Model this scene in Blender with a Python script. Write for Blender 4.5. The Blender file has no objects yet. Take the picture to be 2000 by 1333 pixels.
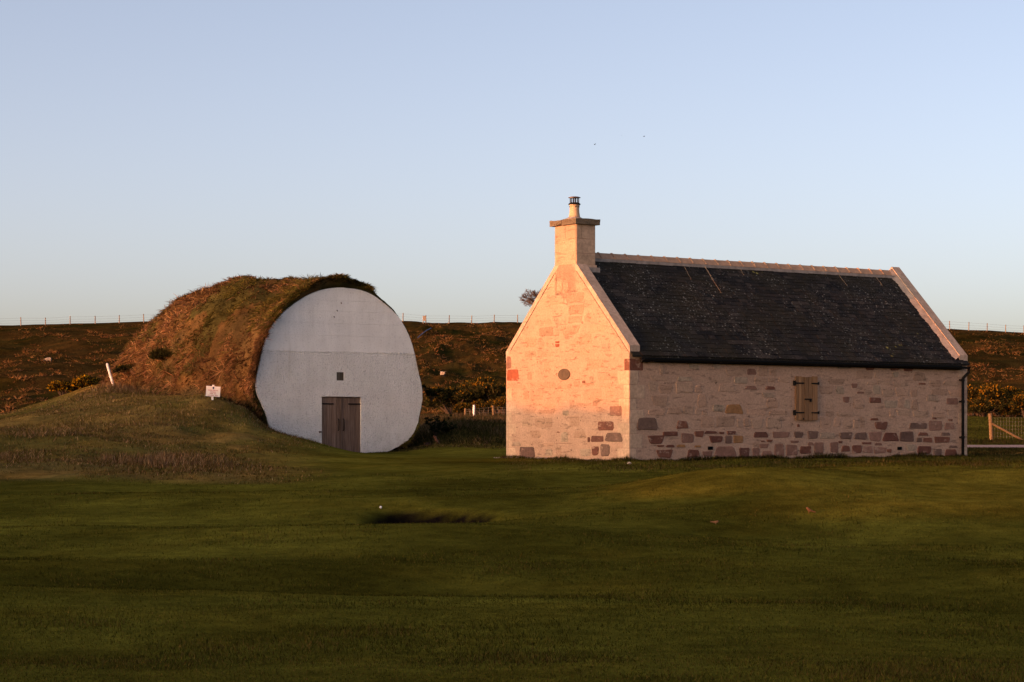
import bpy, bmesh, math, random
import numpy as np
from mathutils import Vector, Matrix
from mathutils.geometry import tessellate_polygon

SC = bpy.context.scene
COL = SC.collection
random.seed(7)
RNG = np.random.default_rng(11)

# ------------------------------------------------------------------ camera
F, HY, EYE = 4400.0, 852.0, 0.57            # focal length in photo pixels, horizon row, eye height
cam_data = bpy.data.cameras.new("camera")
cam = bpy.data.objects.new("camera", cam_data)
COL.objects.link(cam)
cam.location = (0, 0, EYE)
cam.rotation_euler = (math.radians(90), 0, 0)
cam_data.sensor_width = 36
cam_data.lens = 36 * F / 2000
cam_data.shift_y = (HY - 666.5) / 2000
cam_data.clip_end = 20000
SC.camera = cam

# ------------------------------------------------------------------ sky, sun, exposure
SUN_EL, SUN_ROT = 5.0, 236.5                 # degrees
world = bpy.data.worlds.new("World")
SC.world = world
world.use_nodes = True
wn = world.node_tree
sky = wn.nodes.new("ShaderNodeTexSky")
sky.sky_type = 'NISHITA'
sky.sun_disc = False
sky.sun_elevation = math.radians(SUN_EL)
sky.sun_rotation = math.radians(SUN_ROT)
sky.air_density, sky.dust_density, sky.ozone_density = 0.40, 2.7, 0.5
wb = wn.nodes.new("ShaderNodeMix")
wb.data_type = 'RGBA'
wb.blend_type = 'MULTIPLY'
wb.inputs[0].default_value = 1.0
wb.inputs[7].default_value = (1.165, 0.935, 0.825, 1)
wn.links.new(sky.outputs[0], wb.inputs[6])
wn.links.new(wb.outputs[2], wn.nodes["Background"].inputs[0])
wn.nodes["Background"].inputs[1].default_value = 0.15

sun_data = bpy.data.lights.new("sun", 'SUN')
sun_data.energy = 1.4
sun_data.angle = math.radians(0.53)
sun_data.color = (1.0, 0.24, 0.03)
sun = bpy.data.objects.new("sun", sun_data)
COL.objects.link(sun)
_e, _r = math.radians(SUN_EL), math.radians(SUN_ROT)
SUN_DIR = Vector((math.sin(_r) * math.cos(_e), math.cos(_r) * math.cos(_e), math.sin(_e)))
sun.rotation_euler = SUN_DIR.to_track_quat('Z', 'Y').to_euler()

SC.view_settings.view_transform = 'Standard'
SC.view_settings.look = 'None'
SC.view_settings.gamma = 1.0
SC.view_settings.exposure = 1.63
SC.view_settings.use_curve_mapping = False

# ------------------------------------------------------------------ numeric helpers
def _h(ix, iy, iz, s):
    n = (ix.astype(np.int64) * 374761393 + iy.astype(np.int64) * 668265263 + iz.astype(np.int64) * 2147483647 + s * 974711) & 0x7fffffff
    n = (n ^ (n >> 13)) * 1274126177 & 0x7fffffff
    n = (n ^ (n >> 16)) * 1911520717 & 0x7fffffff
    return ((n ^ (n >> 15)) & 0xffffff) / float(0xffffff)

def noise3(x, y, z, s=0):
    x, y, z = np.broadcast_arrays(np.asarray(x, float), np.asarray(y, float), np.asarray(z, float))
    ix, iy, iz = np.floor(x), np.floor(y), np.floor(z)
    fx, fy, fz = x - ix, y - iy, z - iz
    fx, fy, fz = [t * t * (3 - 2 * t) for t in (fx, fy, fz)]
    r = 0
    for a in (0, 1):
        for b in (0, 1):
            for c in (0, 1):
                w = (fx if a else 1 - fx) * (fy if b else 1 - fy) * (fz if c else 1 - fz)
                r = r + w * _h(ix + a, iy + b, iz + c, s)
    return r * 2 - 1

def fbm(x, y, z=0.0, o=3, s=0):
    r, a, k = 0, 1.0, 1.0
    for i in range(o):
        r = r + a * noise3(np.asarray(x) * k, np.asarray(y) * k, np.asarray(z) * k, s + i)
        a *= 0.5
        k *= 2.03
    return r

def sstep(a, b, x):
    t = np.clip((np.asarray(x, float) - a) / (b - a), 0, 1)
    return t * t * (3 - 2 * t)

def P(px, py, Y):
    return Vector(((px - 1000) / F * Y, Y, EYE + (HY - py) / F * Y))

# ------------------------------------------------------------------ object helpers
def link(name, me, parent=None):
    o = bpy.data.objects.new(name, me)
    COL.objects.link(o)
    if parent is not None:
        o.parent = parent
    return o

def mk(name, verts, faces, mat, parent=None, smooth=False):
    me = bpy.data.meshes.new(name)
    me.from_pydata([tuple(v) for v in verts], [], [tuple(f) for f in faces])
    if mat is not None:
        me.materials.append(mat)
    if smooth:
        me.polygons.foreach_set("use_smooth", [True] * len(me.polygons))
    me.update()
    return link(name, me, parent)

def thing(name, loc, rotz, label, cat, group=None):
    o = bpy.data.objects.new(name, None)
    COL.objects.link(o)
    o.location = loc
    o.rotation_euler = (0, 0, rotz)
    o.empty_display_size = 0.2
    return tag(o, label, cat, group)

def tag(o, label, cat, group=None, kind=None):
    if label: o["label"] = label
    if cat: o["category"] = cat
    if group: o["group"] = group
    if kind: o["kind"] = kind
    return o

class MB:
    def __init__(self):
        self.v, self.f = [], []
    def add(self, vs, fs):
        b = len(self.v)
        self.v += [tuple(v) for v in vs]
        self.f += [tuple(b + i for i in f) for f in fs]
    def box(self, x0, x1, y0, y1, z0, z1, j=0.0):
        vs = [(x, y, z) for z in (z0, z1) for y in (y0, y1) for x in (x0, x1)]
        if j:
            vs = [tuple(c + random.uniform(-j, j) for c in v) for v in vs]
        self.add(vs, [(0, 2, 3, 1), (4, 5, 7, 6), (0, 1, 5, 4), (1, 3, 7, 5), (3, 2, 6, 7), (2, 0, 4, 6)])
    def tube(self, pts, rad, n=8, cap=True):
        pts = [Vector(p) for p in pts]
        if not hasattr(rad, '__len__'):
            rad = [rad] * len(pts)
        rings = []
        for i, p in enumerate(pts):
            d = (pts[min(i + 1, len(pts) - 1)] - pts[max(i - 1, 0)]).normalized()
            a = d.cross(Vector((0.13, 0.31, 1)) if abs(d.z) < 0.95 else Vector((1, 0.2, 0))).normalized()
            b = d.cross(a)
            rings.append([p + rad[i] * (math.cos(2 * math.pi * k / n) * a + math.sin(2 * math.pi * k / n) * b) for k in range(n)])
        vs = [v for r in rings for v in r]
        fs = []
        for i in range(len(pts) - 1):
            for k in range(n):
                fs.append((i * n + k, i * n + (k + 1) % n, (i + 1) * n + (k + 1) % n, (i + 1) * n + k))
        if cap:
            fs.append(tuple(range(n - 1, -1, -1)))
            fs.append(tuple((len(pts) - 1) * n + k for k in range(n)))
        self.add(vs, fs)
    def lathe(self, prof, c=(0, 0, 0), n=20):
        vs = [(c[0] + r * math.cos(2 * math.pi * k / n), c[1] + r * math.sin(2 * math.pi * k / n), c[2] + z) for r, z in prof for k in range(n)]
        fs = []
        for i in range(len(prof) - 1):
            for k in range(n):
                fs.append((i * n + k, i * n + (k + 1) % n, (i + 1) * n + (k + 1) % n, (i + 1) * n + k))
        fs.append(tuple(range(n - 1, -1, -1)))
        fs.append(tuple((len(prof) - 1) * n + k for k in range(n)))
        self.add(vs, fs)
    def build(self, name, mat, parent=None, smooth=False, bevel=0.0):
        o = mk(name, self.v, self.f, mat, parent, smooth)
        if bevel:
            b = o.modifiers.new("bevel", 'BEVEL')
            b.width = bevel
            b.segments = 2
            b.limit_method = 'ANGLE'
        return o

def fast_mesh(name, V, T, C, mat, parent=None, smooth=False, quads=False):
    me = bpy.data.meshes.new(name)
    k = 4 if quads else 3
    V = np.ascontiguousarray(V, np.float32)
    T = np.ascontiguousarray(T, np.int32)
    me.vertices.add(len(V))
    me.vertices.foreach_set("co", V.ravel())
    me.loops.add(len(T) * k)
    me.loops.foreach_set("vertex_index", T.ravel())
    me.polygons.add(len(T))
    me.polygons.foreach_set("loop_start", np.arange(len(T), dtype=np.int32) * k)
    if smooth:
        me.polygons.foreach_set("use_smooth", np.ones(len(T), bool))
    me.update(calc_edges=True)
    if C is not None:
        at = me.color_attributes.new("Col", 'FLOAT_COLOR', 'POINT')
        C4 = np.ones((len(V), 4), np.float32)
        C4[:, :3] = C
        at.data.foreach_set("color", C4.ravel())
    me.materials.append(mat)
    return link(name, me, parent)

def blades(name, B, D, W, h, w, C, mat, parent=None, simple=False, droop=0.0):
    """B base points, D tip direction (unit), W width direction (unit), h length, w width, C colour per blade."""
    n = len(B)
    h = h[:, None]
    w = w[:, None]
    down = np.array([0, 0, -1.0])
    tip = B + D * h + down * (droop * h)
    if simple:
        V = np.stack([B - W * w / 2, B + W * w / 2, tip], 1).reshape(-1, 3)
        T = np.arange(n * 3).reshape(n, 3)
        return fast_mesh(name, V, T, np.repeat(C, 3, 0), mat, parent)
    mid = B + D * h * 0.55 + down * (droop * h * 0.2)
    V = np.stack([B - W * w / 2, B + W * w / 2, mid - W * w * .38, mid + W * w * .38, tip], 1).reshape(-1, 3)
    o = np.arange(n)[:, None] * 5
    T = np.concatenate([o + np.array([[0, 1, 3]]), o + np.array([[0, 3, 2]]), o + np.array([[2, 3, 4]])], 0)
    return fast_mesh(name, V, T, np.repeat(C, 5, 0), mat, parent)

def set_normals(o, N):
    me = o.data
    me.polygons.foreach_set("use_smooth", np.ones(len(me.polygons), bool))
    me.normals_split_custom_set_from_vertices(np.ascontiguousarray(N, np.float32))

def unit(a):
    return a / np.maximum(np.linalg.norm(a, axis=1, keepdims=True), 1e-9)

def pick(cols, n, jit=0.25):
    cols = np.array(cols)
    c = cols[RNG.integers(0, len(cols), n)]
    return c * (1 + jit * RNG.uniform(-1, 1, (n, 1))) * (1 + 0.08 * RNG.uniform(-1, 1, (n, 3)))

# ------------------------------------------------------------------ materials
class NM:
    def __init__(self, name, rough=0.85, spec=0.25):
        self.m = bpy.data.materials.new(name)
        self.m.use_nodes = True
        self.t = self.m.node_tree
        self.b = self.t.nodes["Principled BSDF"]
        self.b.inputs["Roughness"].default_value = rough
        self.b.inputs["Specular IOR Level"].default_value = spec
        self._pos = None
    def n(self, typ, **kw):
        d = self.t.nodes.new(typ)
        for k, v in kw.items():
            setattr(d, k, v)
        return d
    def L(self, a, b):
        self.t.links.new(a, b)
    def pos(self, scale=(1, 1, 1)):
        if self._pos is None:
            self._pos = self.n("ShaderNodeNewGeometry").outputs["Position"]
        if tuple(scale) == (1, 1, 1):
            return self._pos
        m = self.n("ShaderNodeMapping")
        m.inputs["Scale"].default_value = scale
        self.L(self._pos, m.inputs[0])
        return m.outputs[0]
    def obj(self, scale=(1, 1, 1)):
        m = self.n("ShaderNodeMapping")
        m.inputs["Scale"].default_value = scale
        self.L(self.n("ShaderNodeTexCoord").outputs["Object"], m.inputs[0])
        return m.outputs[0]
    def noise(self, scale, detail=4, co=None, rough=0.55):
        d = self.n("ShaderNodeTexNoise")
        d.inputs["Scale"].default_value = scale
        d.inputs["Detail"].default_value = detail
        d.inputs["Roughness"].default_value = rough
        self.L(co if co is not None else self.pos(), d.inputs["Vector"])
        return d.outputs["Fac"]
    def voro(self, scale, co=None, out="Distance"):
        d = self.n("ShaderNodeTexVoronoi")
        d.inputs["Scale"].default_value = scale
        self.L(co if co is not None else self.pos(), d.inputs["Vector"])
        return d.outputs[out]
    def ramp(self, fac, stops):
        r = self.n("ShaderNodeValToRGB")
        e = r.color_ramp.elements
        while len(e) < len(stops):
            e.new(0.5)
        for i, (p, c) in enumerate(stops):
            e[i].position = p
            c = (c, c, c) if not hasattr(c, '__len__') else c
            e[i].color = (*c, 1)
        self.L(fac, r.inputs[0])
        return r.outputs[0]
    def mix(self, fac, a, b, mode='MIX'):
        d = self.n("ShaderNodeMix", data_type='RGBA', blend_type=mode)
        for k, v in ((0, fac), (6, a), (7, b)):
            sock = d.inputs[k]
            if hasattr(v, 'is_linked'):
                self.L(v, sock)
            elif hasattr(v, '__len__'):
                sock.default_value = (*v, 1)
            else:
                sock.default_value = v if k == 0 else (v, v, v, 1)
        return d.outputs[2]
    def math(self, op, a, b=0.0):
        d = self.n("ShaderNodeMath", operation=op)
        for sock, v in ((d.inputs[0], a), (d.inputs[1], b)):
            if hasattr(v, 'is_linked'):
                self.L(v, sock)
            else:
                sock.default_value = v
        return d.outputs[0]
    def attr(self):
        a = self.n("ShaderNodeVertexColor")
        a.layer_name = "Col"
        return a.outputs[0]
    def rnd(self):
        a = self.n("ShaderNodeObjectInfo").outputs["Random"]
        b = self.n("ShaderNodeNewGeometry").outputs["Random Per Island"]
        return self.math('FRACT', self.math('ADD', a, b))
    def color(self, c):
        if hasattr(c, 'is_linked'):
            self.L(c, self.b.inputs["Base Color"])
        else:
            self.b.inputs["Base Color"].default_value = (*c, 1)
        return self
    def bump(self, h, strength=0.5, dist=0.02):
        d = self.n("ShaderNodeBump")
        d.inputs["Strength"].default_value = strength
        d.inputs["Distance"].default_value = dist
        self.L(h, d.inputs["Height"])
        self.L(d.outputs[0], self.b.inputs["Normal"])
        return self

def mat_grass():
    g = NM("grass_blade", 0.9, 0.0)
    c = g.attr()
    g.color(c)
    tr = g.n("ShaderNodeBsdfTranslucent")
    g.L(c, tr.inputs[0])
    mx = g.n("ShaderNodeMixShader")
    mx.inputs[0].default_value = 0.25
    g.L(g.b.outputs[0], mx.inputs[1])
    g.L(tr.outputs[0], mx.inputs[2])
    g.L(mx.outputs[0], g.t.nodes["Material Output"].inputs[0])
    return g.m

def mat_ground():
    g = NM("ground", 1.0, 0.0)
    c = g.attr()
    n1 = g.ramp(g.noise(0.45, 5), [(0.3, 0.62), (0.7, 1.35)])
    n2 = g.ramp(g.noise(3.2, 5), [(0.3, 0.7), (0.7, 1.3)])
    n3 = g.ramp(g.noise(38, 4), [(0.3, 0.65), (0.72, 1.35)])
    col = g.mix(1, g.mix(1, g.mix(1, c, n1, 'MULTIPLY'), n2, 'MULTIPLY'), n3, 'MULTIPLY')
    g.color(col)
    g.bump(g.math('ADD', g.noise(45, 4), g.math('MULTIPLY', g.noise(4, 3), 2.0)), 0.6, 0.03)
    return g.m

def crevice(g, c):
    # eroded pointing: short wavy horizontal cracks and pits
    n = g.noise(1.0, 5, g.pos((3.2, 3.2, 15)), 0.6)
    f = g.ramp(n, [(0.33, 0.60), (0.45, 1.0)])
    n3 = g.noise(1.0, 4, g.pos((7, 7, 11)), 0.6)
    f3 = g.ramp(n3, [(0.29, 0.45), (0.37, 1.0)])
    return g.mix(1, g.mix(1, c, f, 'MULTIPLY'), f3, 'MULTIPLY')

def mat_stone(name, cols, bump=0.5, dist=0.012):
    g = NM(name, 0.9, 0.2)
    c = g.ramp(g.rnd(), [(i / max(1, len(cols) - 1), k) for i, k in enumerate(cols)])
    n = g.ramp(g.noise(14, 6), [(0.25, 0.72), (0.75, 1.22)])
    n2 = g.ramp(g.noise(3, 3), [(0.3, 0.85), (0.7, 1.12)])
    c = g.mix(1, g.mix(1, c, n, 'MULTIPLY'), n2, 'MULTIPLY')
    if name in ('pink_sandstone', 'grey_sandstone'):
        c = crevice(g, c)
    elif name.split('_')[0] in ('red', 'rosy', 'brown', 'ochre', 'dark', 'brick'):
        # mortar slaistered over parts of the stone face
        sm = g.ramp(g.noise(4.5, 5, g.pos((1, 1, 1.6)), .65), [(0.57, 0.0), (0.68, 0.8)])
        c = g.mix(sm, c, (0.42, 0.275, 0.20))
    g.color(c)
    g.bump(g.math('ADD', g.noise(18, 6, g.pos((1, 1, 2.2))), g.math('MULTIPLY', g.noise(70, 3), 0.4)), bump, dist)
    return g.m

def mat_mortar(name="lime_mortar", vary=False):
    g = NM(name, 0.95, 0.1)
    n = g.noise(2.2, 6)
    c = g.ramp(n, [(0.25, (0.41, 0.262, 0.186)), (0.5, (0.46, 0.295, 0.208)), (0.8, (0.50, 0.328, 0.232))])
    n2 = g.ramp(g.noise(24, 5), [(0.3, 0.8), (0.7, 1.15)])
    c = crevice(g, c)
    if vary:
        c = g.mix(1, c, g.ramp(g.rnd(), [(0, (.74, .73, .71)), (.3, (.92, .89, .86)), (.6, (.88, .91, .90)), (1, (1.06, 1.0, .97))]), 'MULTIPLY')
    g.color(g.mix(1, c, n2, 'MULTIPLY'))
    g.bump(g.math('ADD', g.noise(9, 6, g.pos((1, 1, 2))), g.math('MULTIPLY', g.noise(60, 4), 0.4)), 0.55, 0.02)
    return g.m

def mat_plain(name, c, rough=0.8, spec=0.25, var=0.2, scale=12, bump=0.0, metallic=0.0):
    g = NM(name, rough, spec)
    g.b.inputs["Metallic"].default_value = metallic
    n = g.noise(scale, 5)
    g.color(g.mix(1, c, g.ramp(n, [(0.25, 1 - var), (0.75, 1 + var)]), 'MULTIPLY'))
    if bump:
        g.bump(n, bump, 0.01)
    return g.m

def mat_wood(name, a, b, c):
    g = NM(name, 0.8, 0.2)
    co = g.obj((30, 30, 1.6))
    n = g.noise(1.0, 6, co, 0.65)
    col = g.ramp(n, [(0.25, a), (0.5, b), (0.75, c)])
    col = g.mix(1, col, g.ramp(g.rnd(), [(0, 0.75), (1, 1.2)]), 'MULTIPLY')
    g.color(col)
    g.bump(n, 0.5, 0.006)
    return g.m

def mat_slate():
    g = NM("roof_slate", 0.85, 0.12)
    base = g.ramp(g.rnd(), [(0, (0.0065, 0.006, 0.0065)), (0.45, (0.0145, 0.013, 0.013)), (0.8, (0.023, 0.0185, 0.0165)), (1, (0.042, 0.034, 0.029))])
    moss = g.ramp(g.noise(1.1, 5), [(0.42, 0.0), (0.62, 0.75)])
    c = g.mix(moss, base, (0.022, 0.0175, 0.010))
    # lichen: pale crusts, in drifts
    spot = g.ramp(g.voro(9.0), [(0.13, 1.0), (0.22, 0.0)])
    n9 = g.ramp(g.noise(26, 4), [(0.52, 0.0), (0.62, 1.0)])
    drift = g.ramp(g.noise(0.9, 4), [(0.40, 0.12), (0.62, 1.0)])
    c = g.mix(g.math('MULTIPLY', g.math('MULTIPLY', spot, drift), 0.8), c, (0.26, 0.25, 0.22))
    c = g.mix(g.math('MULTIPLY', g.math('MULTIPLY', n9, drift), 0.45), c, (0.11, 0.10, 0.08))
    yel = g.ramp(g.noise(0.75, 3, g.pos((1, 1, 1.5))), [(0.66, 0.0), (0.72, 1.0)])
    ysp = g.ramp(g.voro(6.0), [(0.2, 1.0), (0.3, 0.0)])
    c = g.mix(g.math('MULTIPLY', g.math('MULTIPLY', yel, ysp), 0.8), c, (0.28, 0.24, 0.06))
    g.color(c)
    g.bump(g.noise(30, 5), 0.5, 0.008)
    return g.m

def mat_white(name, rough_scale, strength, dist):
    g = NM(name, 0.9, 0.15)
    n = g.noise(1.6, 6)
    c = g.ramp(n, [(0.3, (0.79, 0.765, 0.74)), (0.55, (0.86, 0.835, 0.81)), (0.8, (0.89, 0.865, 0.84))])
    st = g.ramp(g.noise(2.4, 5, g.pos((3, 3, 0.35))), [(0.35, 0.95), (0.6, 1.0)])
    c = g.mix(1, c, st, 'MULTIPLY')
    sp = g.ramp(g.noise(20, 4), [(0.32, 0.30), (0.44, 1.0)])
    c = g.mix(0.36 if dist > .05 else 0.2, c, g.mix(1, c, sp, 'MULTIPLY'))
    # algae and splash staining near the ground, ragged streaks higher up
    sz_ = g.n("ShaderNodeSeparateXYZ"); g.L(g.pos(), sz_.inputs[0])
    hm = g.math('ADD', g.math('MULTIPLY', sz_.outputs[2], -0.55), g.math('MULTIPLY', g.noise(3.5, 6), 1.5))
    c = g.mix(g.ramp(hm, [(0.42, 0.0), (0.95, 0.45)]), c, (0.50, 0.50, 0.44))
    dr = g.ramp(g.noise(1.0, 6, g.pos((5, 5, .55)), .65), [(0.60, 0.0), (0.74, 0.30)])
    c = g.mix(dr, c, (0.56, 0.52, 0.46))
    g.color(c)
    g.bump(g.math('ADD', g.noise(rough_scale, 5), g.math('MULTIPLY', g.voro(rough_scale * 1.3), 0.8)), strength, dist)
    return g.m

M = {}
M['grass'] = mat_grass()
M['ground'] = mat_ground()
M['mortar'] = mat_mortar()
M['pink'] = mat_mortar("pink_sandstone", True)
M['quoin'] = mat_stone("dressed_sandstone", [(0.49, 0.335, 0.23), (0.53, 0.36, 0.25), (0.46, 0.315, 0.215)], 0.3, 0.008)
M['faint'] = mat_stone("grey_sandstone", [(0.36, 0.26, 0.18), (0.40, 0.29, 0.205), (0.38, 0.25, 0.175)], 0.8, 0.02)
M['red'] = mat_stone("red_sandstone", [(0.135, 0.052, 0.036), (0.17, 0.068, 0.045), (0.195, 0.080, 0.050), (0.14, 0.062, 0.045)], 0.7, 0.015)
M['rosy'] = mat_stone("rosy_sandstone", [(0.26, 0.135, 0.095), (0.22, 0.112, 0.08), (0.29, 0.155, 0.11)], 0.7, 0.015)
M['brown'] = mat_stone("brown_sandstone", [(0.145, 0.085, 0.062), (0.175, 0.105, 0.078), (0.13, 0.072, 0.056)], 0.7, 0.015)
M['brick'] = mat_stone("brick_red_sandstone", [(0.29, 0.085, 0.045), (0.27, 0.08, 0.045)], 0.5, 0.01)
M['orange'] = mat_stone("ochre_sandstone", [(0.354, 0.177, 0.072), (0.312, 0.156, 0.067)], 0.7, 0.015)
M['grey'] = mat_stone("dark_grey_stone", [(0.196, 0.155, 0.117), (0.230, 0.184, 0.138)], 0.6, 0.015)
M['capstone'] = mat_stone("chimney_cap_stone", [(0.17, 0.125, 0.085), (0.17, 0.125, 0.085)], 1.0, 0.03)
M['skew'] = mat_stone("skew_stone", [(0.42, 0.30, 0.225), (0.47, 0.335, 0.25), (0.44, 0.315, 0.235)], 0.4, 0.008)
M['slate'] = mat_slate()
M['ridge'] = mat_plain("clay_ridge_tile", (0.42, 0.25, 0.155), 0.85, 0.2, 0.22, 9, 0.3)
M['lead'] = mat_plain("cement_fillet", (0.30, 0.25, 0.22), 0.85, 0.2, 0.35, 7, 0.5)
M['black'] = mat_plain("black_iron", (0.005, 0.005, 0.0055), 0.75, 0.15, 0.3, 20)
M['hole'] = mat_plain("vent_black", (0.004, 0.004, 0.004), 0.9, 0.1, 0.1, 20)
M['pot'] = mat_plain("buff_clay_pot", (0.52, 0.36, 0.23), 0.75, 0.25, 0.12, 8)
M['steel'] = mat_plain("cowl_steel", (0.32, 0.25, 0.24), 0.4, 0.5, 0.15, 12, 0, 0.7)
M['shutter'] = mat_wood("shutter_larch", (0.17, 0.082, 0.036), (0.265, 0.14, 0.066), (0.34, 0.195, 0.10))
M['door'] = mat_wood("weathered_door", (0.10, 0.062, 0.043), (0.175, 0.112, 0.082), (0.27, 0.19, 0.15))
M['hatch'] = mat_wood("weathered_hatch", (0.055, 0.042, 0.03), (0.1, 0.08, 0.06), (0.15, 0.12, 0.09))
M['disc'] = mat_plain("brown_board", (0.10, 0.07, 0.045), 0.75, 0.25, 0.25, 10, 0.3)
M['rough_white'] = mat_white("white_roughcast", 21, 0.75, 0.06)
M['smooth_white'] = mat_white("white_concrete", 30, 0.35, 0.025)
M['signwhite'] = mat_plain("sign_white", (0.85, 0.8, 0.76), 0.5, 0.4, 0.05, 8)
M['signred'] = mat_plain("sign_red_print", (0.45, 0.05, 0.05), 0.6, 0.3, 0.1, 30)
M['signblue'] = mat_plain("sign_blue_print", (0.02, 0.03, 0.10), 0.6, 0.3, 0.1, 30)
M['postwhite'] = mat_plain("white_paint", (0.78, 0.75, 0.74), 0.6, 0.3, 0.1, 10)
M['postwood'] = mat_plain("fence_wood", (0.17, 0.105, 0.053), 0.85, 0.2, 0.3, 12, 0.4)
M['postgrey'] = mat_plain("old_fence_wood", (0.22, 0.16, 0.12), 0.85, 0.2, 0.3, 12, 0.4)
M['wire'] = mat_plain("galvanised_wire", (0.12, 0.11, 0.10), 0.5, 0.4, 0.1, 30, 0, 0.5)
M['bark'] = mat_plain("bark", (0.075, 0.05, 0.035), 0.9, 0.1, 0.3, 20, 0.5)
M['twig'] = mat_plain("twig", (0.10, 0.06, 0.042), 0.9, 0.1, 0.3, 3)
M['rust'] = mat_plain("rusty_iron", (0.07, 0.03, 0.018), 0.9, 0.2, 0.4, 14, 0.5)
M['path'] = mat_plain("pale_gravel", (0.26, 0.19, 0.175), 0.95, 0.1, 0.2, 6, 0.4)
M['pebble'] = mat_plain("pale_pebble", (0.34, 0.27, 0.22), 0.8, 0.2, 0.15, 30)
M['hose'] = mat_plain("blue_pipe", (0.05, 0.08, 0.16), 0.6, 0.3, 0.1, 5)

# ------------------------------------------------------------------ terrain heights
PXN = np.array([-1500, 0, 120, 200, 300, 400, 480, 525, 600, 700, 800, 830, 900, 990, 1229, 1900, 3500], float)
ROWS = {   # depth : height at each column
    8:   [-1.05] * 17,
    14:  [-1.04] * 17,
    20:  [-.99] * 17,
    30:  [-.76] * 17,
    38:  [-.52, -.52, -.52, -.52, -.52, -.52, -.52, -.52, -.52, -.52, -.52, -.52, -.52, -.52, -.5, -.45, -.4],
    44:  [-.33, -.36, -.36, -.36, -.36, -.36, -.36, -.36, -.35, -.33, -.33, -.33, -.32, -.31, -.26, -.2, -.2],
    45.5: [-.3, -.38, -.40, -.40, -.40, -.40, -.38, -.36, -.33, -.29, -.29, -.29, -.28, -.26, -.2, -.12, -.1],
    50:  [.1, -.03, -.03, -.03, -.05, -.07, -.12, -.14, -.15, -.15, -.12, -.12, -.1, -.08, -.07, -.05, 0],
    56:  [.5, .42, .48, .46, .37, .2, .16, .15, .09, .02, .0, .0, .0, .0, .0, .0, 0],
    60:  [.8, .6, .72, .8, .75, .64, .55, .49, .3, .08, .03, .03, .02, .0, .0, .0, 0],
    64:  [1.2, .96, 1.2, 1.4, 1.55, 1.80, 1.45, .78, .48, .09, .05, .05, .05, .03, .0, .0, 0],
    70:  [1.2, 1.15, 1.65, 2.1, 1.95, 1.6, 1.2, .8, .4, .12, .2, .5, .62, .5, .0, .0, 0],
    76:  [1.3, 1.25, 1.92, 2.40, 2.2, 1.7, 1.3, .9, .6, .4, .65, .86, 1.05, .98, .3, .0, 0],
    85:  [1.2, 1.2, 1.75, 2.15, 2.0, 1.7, 1.3, 1.1, .9, .8, .85, .95, 1.0, .95, .5, .0, 0],
    97:  [1.0, 1.0, 1.2, 1.3, 1.2, 1.1, 1.0, .9, .9, .9, .95, 1.0, 1.05, 1.0, .4, .0, 0],
    104: [.8, .8, .9, .9, .9, .9, .9, .9, .9, .9, .9, .95, 1.0, .95, .3, .0, 0],
    110: [.8, .8, .8, .8, .8, .8, .8, .8, .8, .9, .9, 1.0, 1.0, 1.0, .4, .11, .1],
    120: [.9, .9, .9, .9, .9, .9, .9, .9, .9, 1.0, 1.1, 1.1, 1.15, 1.1, .7, .42, .4],
    150: [1.7] * 10 + [1.75, 1.8, 1.85, 1.85, 1.7, 1.6, 1.6],
    170: [2.3] * 17,
    180: [2.8] * 17,
}
_YR = np.array(sorted(ROWS))
_TAB0 = np.array([ROWS[k] for k in sorted(ROWS)], float)
_PG = np.arange(-1500, 3500, 12.0)
_YG = np.arange(6, 181, 0.5)
_t1 = np.stack([np.interp(_PG, PXN, r) for r in _TAB0])
_TG = np.stack([np.interp(_YG, _YR, _t1[:, j]) for j in range(len(_PG))], 1)
def _blur(a, n, ax):
    k = np.hanning(2 * n + 1); k /= k.sum()
    p = [(0, 0), (0, 0)]; p[ax] = (n, n)
    b = np.pad(a, p, mode='edge')
    return np.apply_along_axis(lambda v: np.convolve(v, k, 'valid'), ax, b)
_TG = _blur(_blur(_TG, 3, 1), 3, 0)

CREST_PX = np.array([-3000, -600, 0, 280, 800, 990, 1400, 1860, 2000, 2600, 5000.])
CREST_PY = np.array([665, 648, 637, 629, 628.5, 630, 634, 642.5, 650.5, 680, 700.])
CREST_Y = 290.0
SHADE_DUNE0 = np.array([-30.4, 34.0])  # anchor of the unseen added ridge, sunward of the gable
DS = np.array([SUN_DIR.x, SUN_DIR.y]); DS = DS / np.linalg.norm(DS)
DT = np.array([DS[1], -DS[0]])
if DT[1] < 0: DT = -DT

def rough_mask(X, Y):
    """1 where the ground is unmown."""
    px = 1000 + F * X / np.maximum(Y, 4)
    left = sstep(43.4, 47.2, Y + 1.1 * fbm(X * .45, Y * .45, 0, 3, 5)) * sstep(690, 470, px)
    nearhouse = sstep(46.5, 48.5, Y + 0.8 * fbm(X * .4, Y * .4, 0, 2, 6)) * sstep(960, 1100, px) * 0.55
    gap = sstep(66.0, 67.5, Y) * (px > 500)
    far = sstep(66, 72, Y)
    return np.clip(np.maximum.reduce([left, nearhouse, gap * 0.9, far * 0.9]), 0, 1)

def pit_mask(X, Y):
    return np.exp(-np.abs((X + 1.24 - .10 * (Y - 34)) / .72) ** 3 - np.abs((Y - 33.75) / np.where(Y > 33.75, 1.38 - .5 * np.clip((X + 1.9) / 1.5, 0, 1), 1.5)) ** 6)

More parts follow.
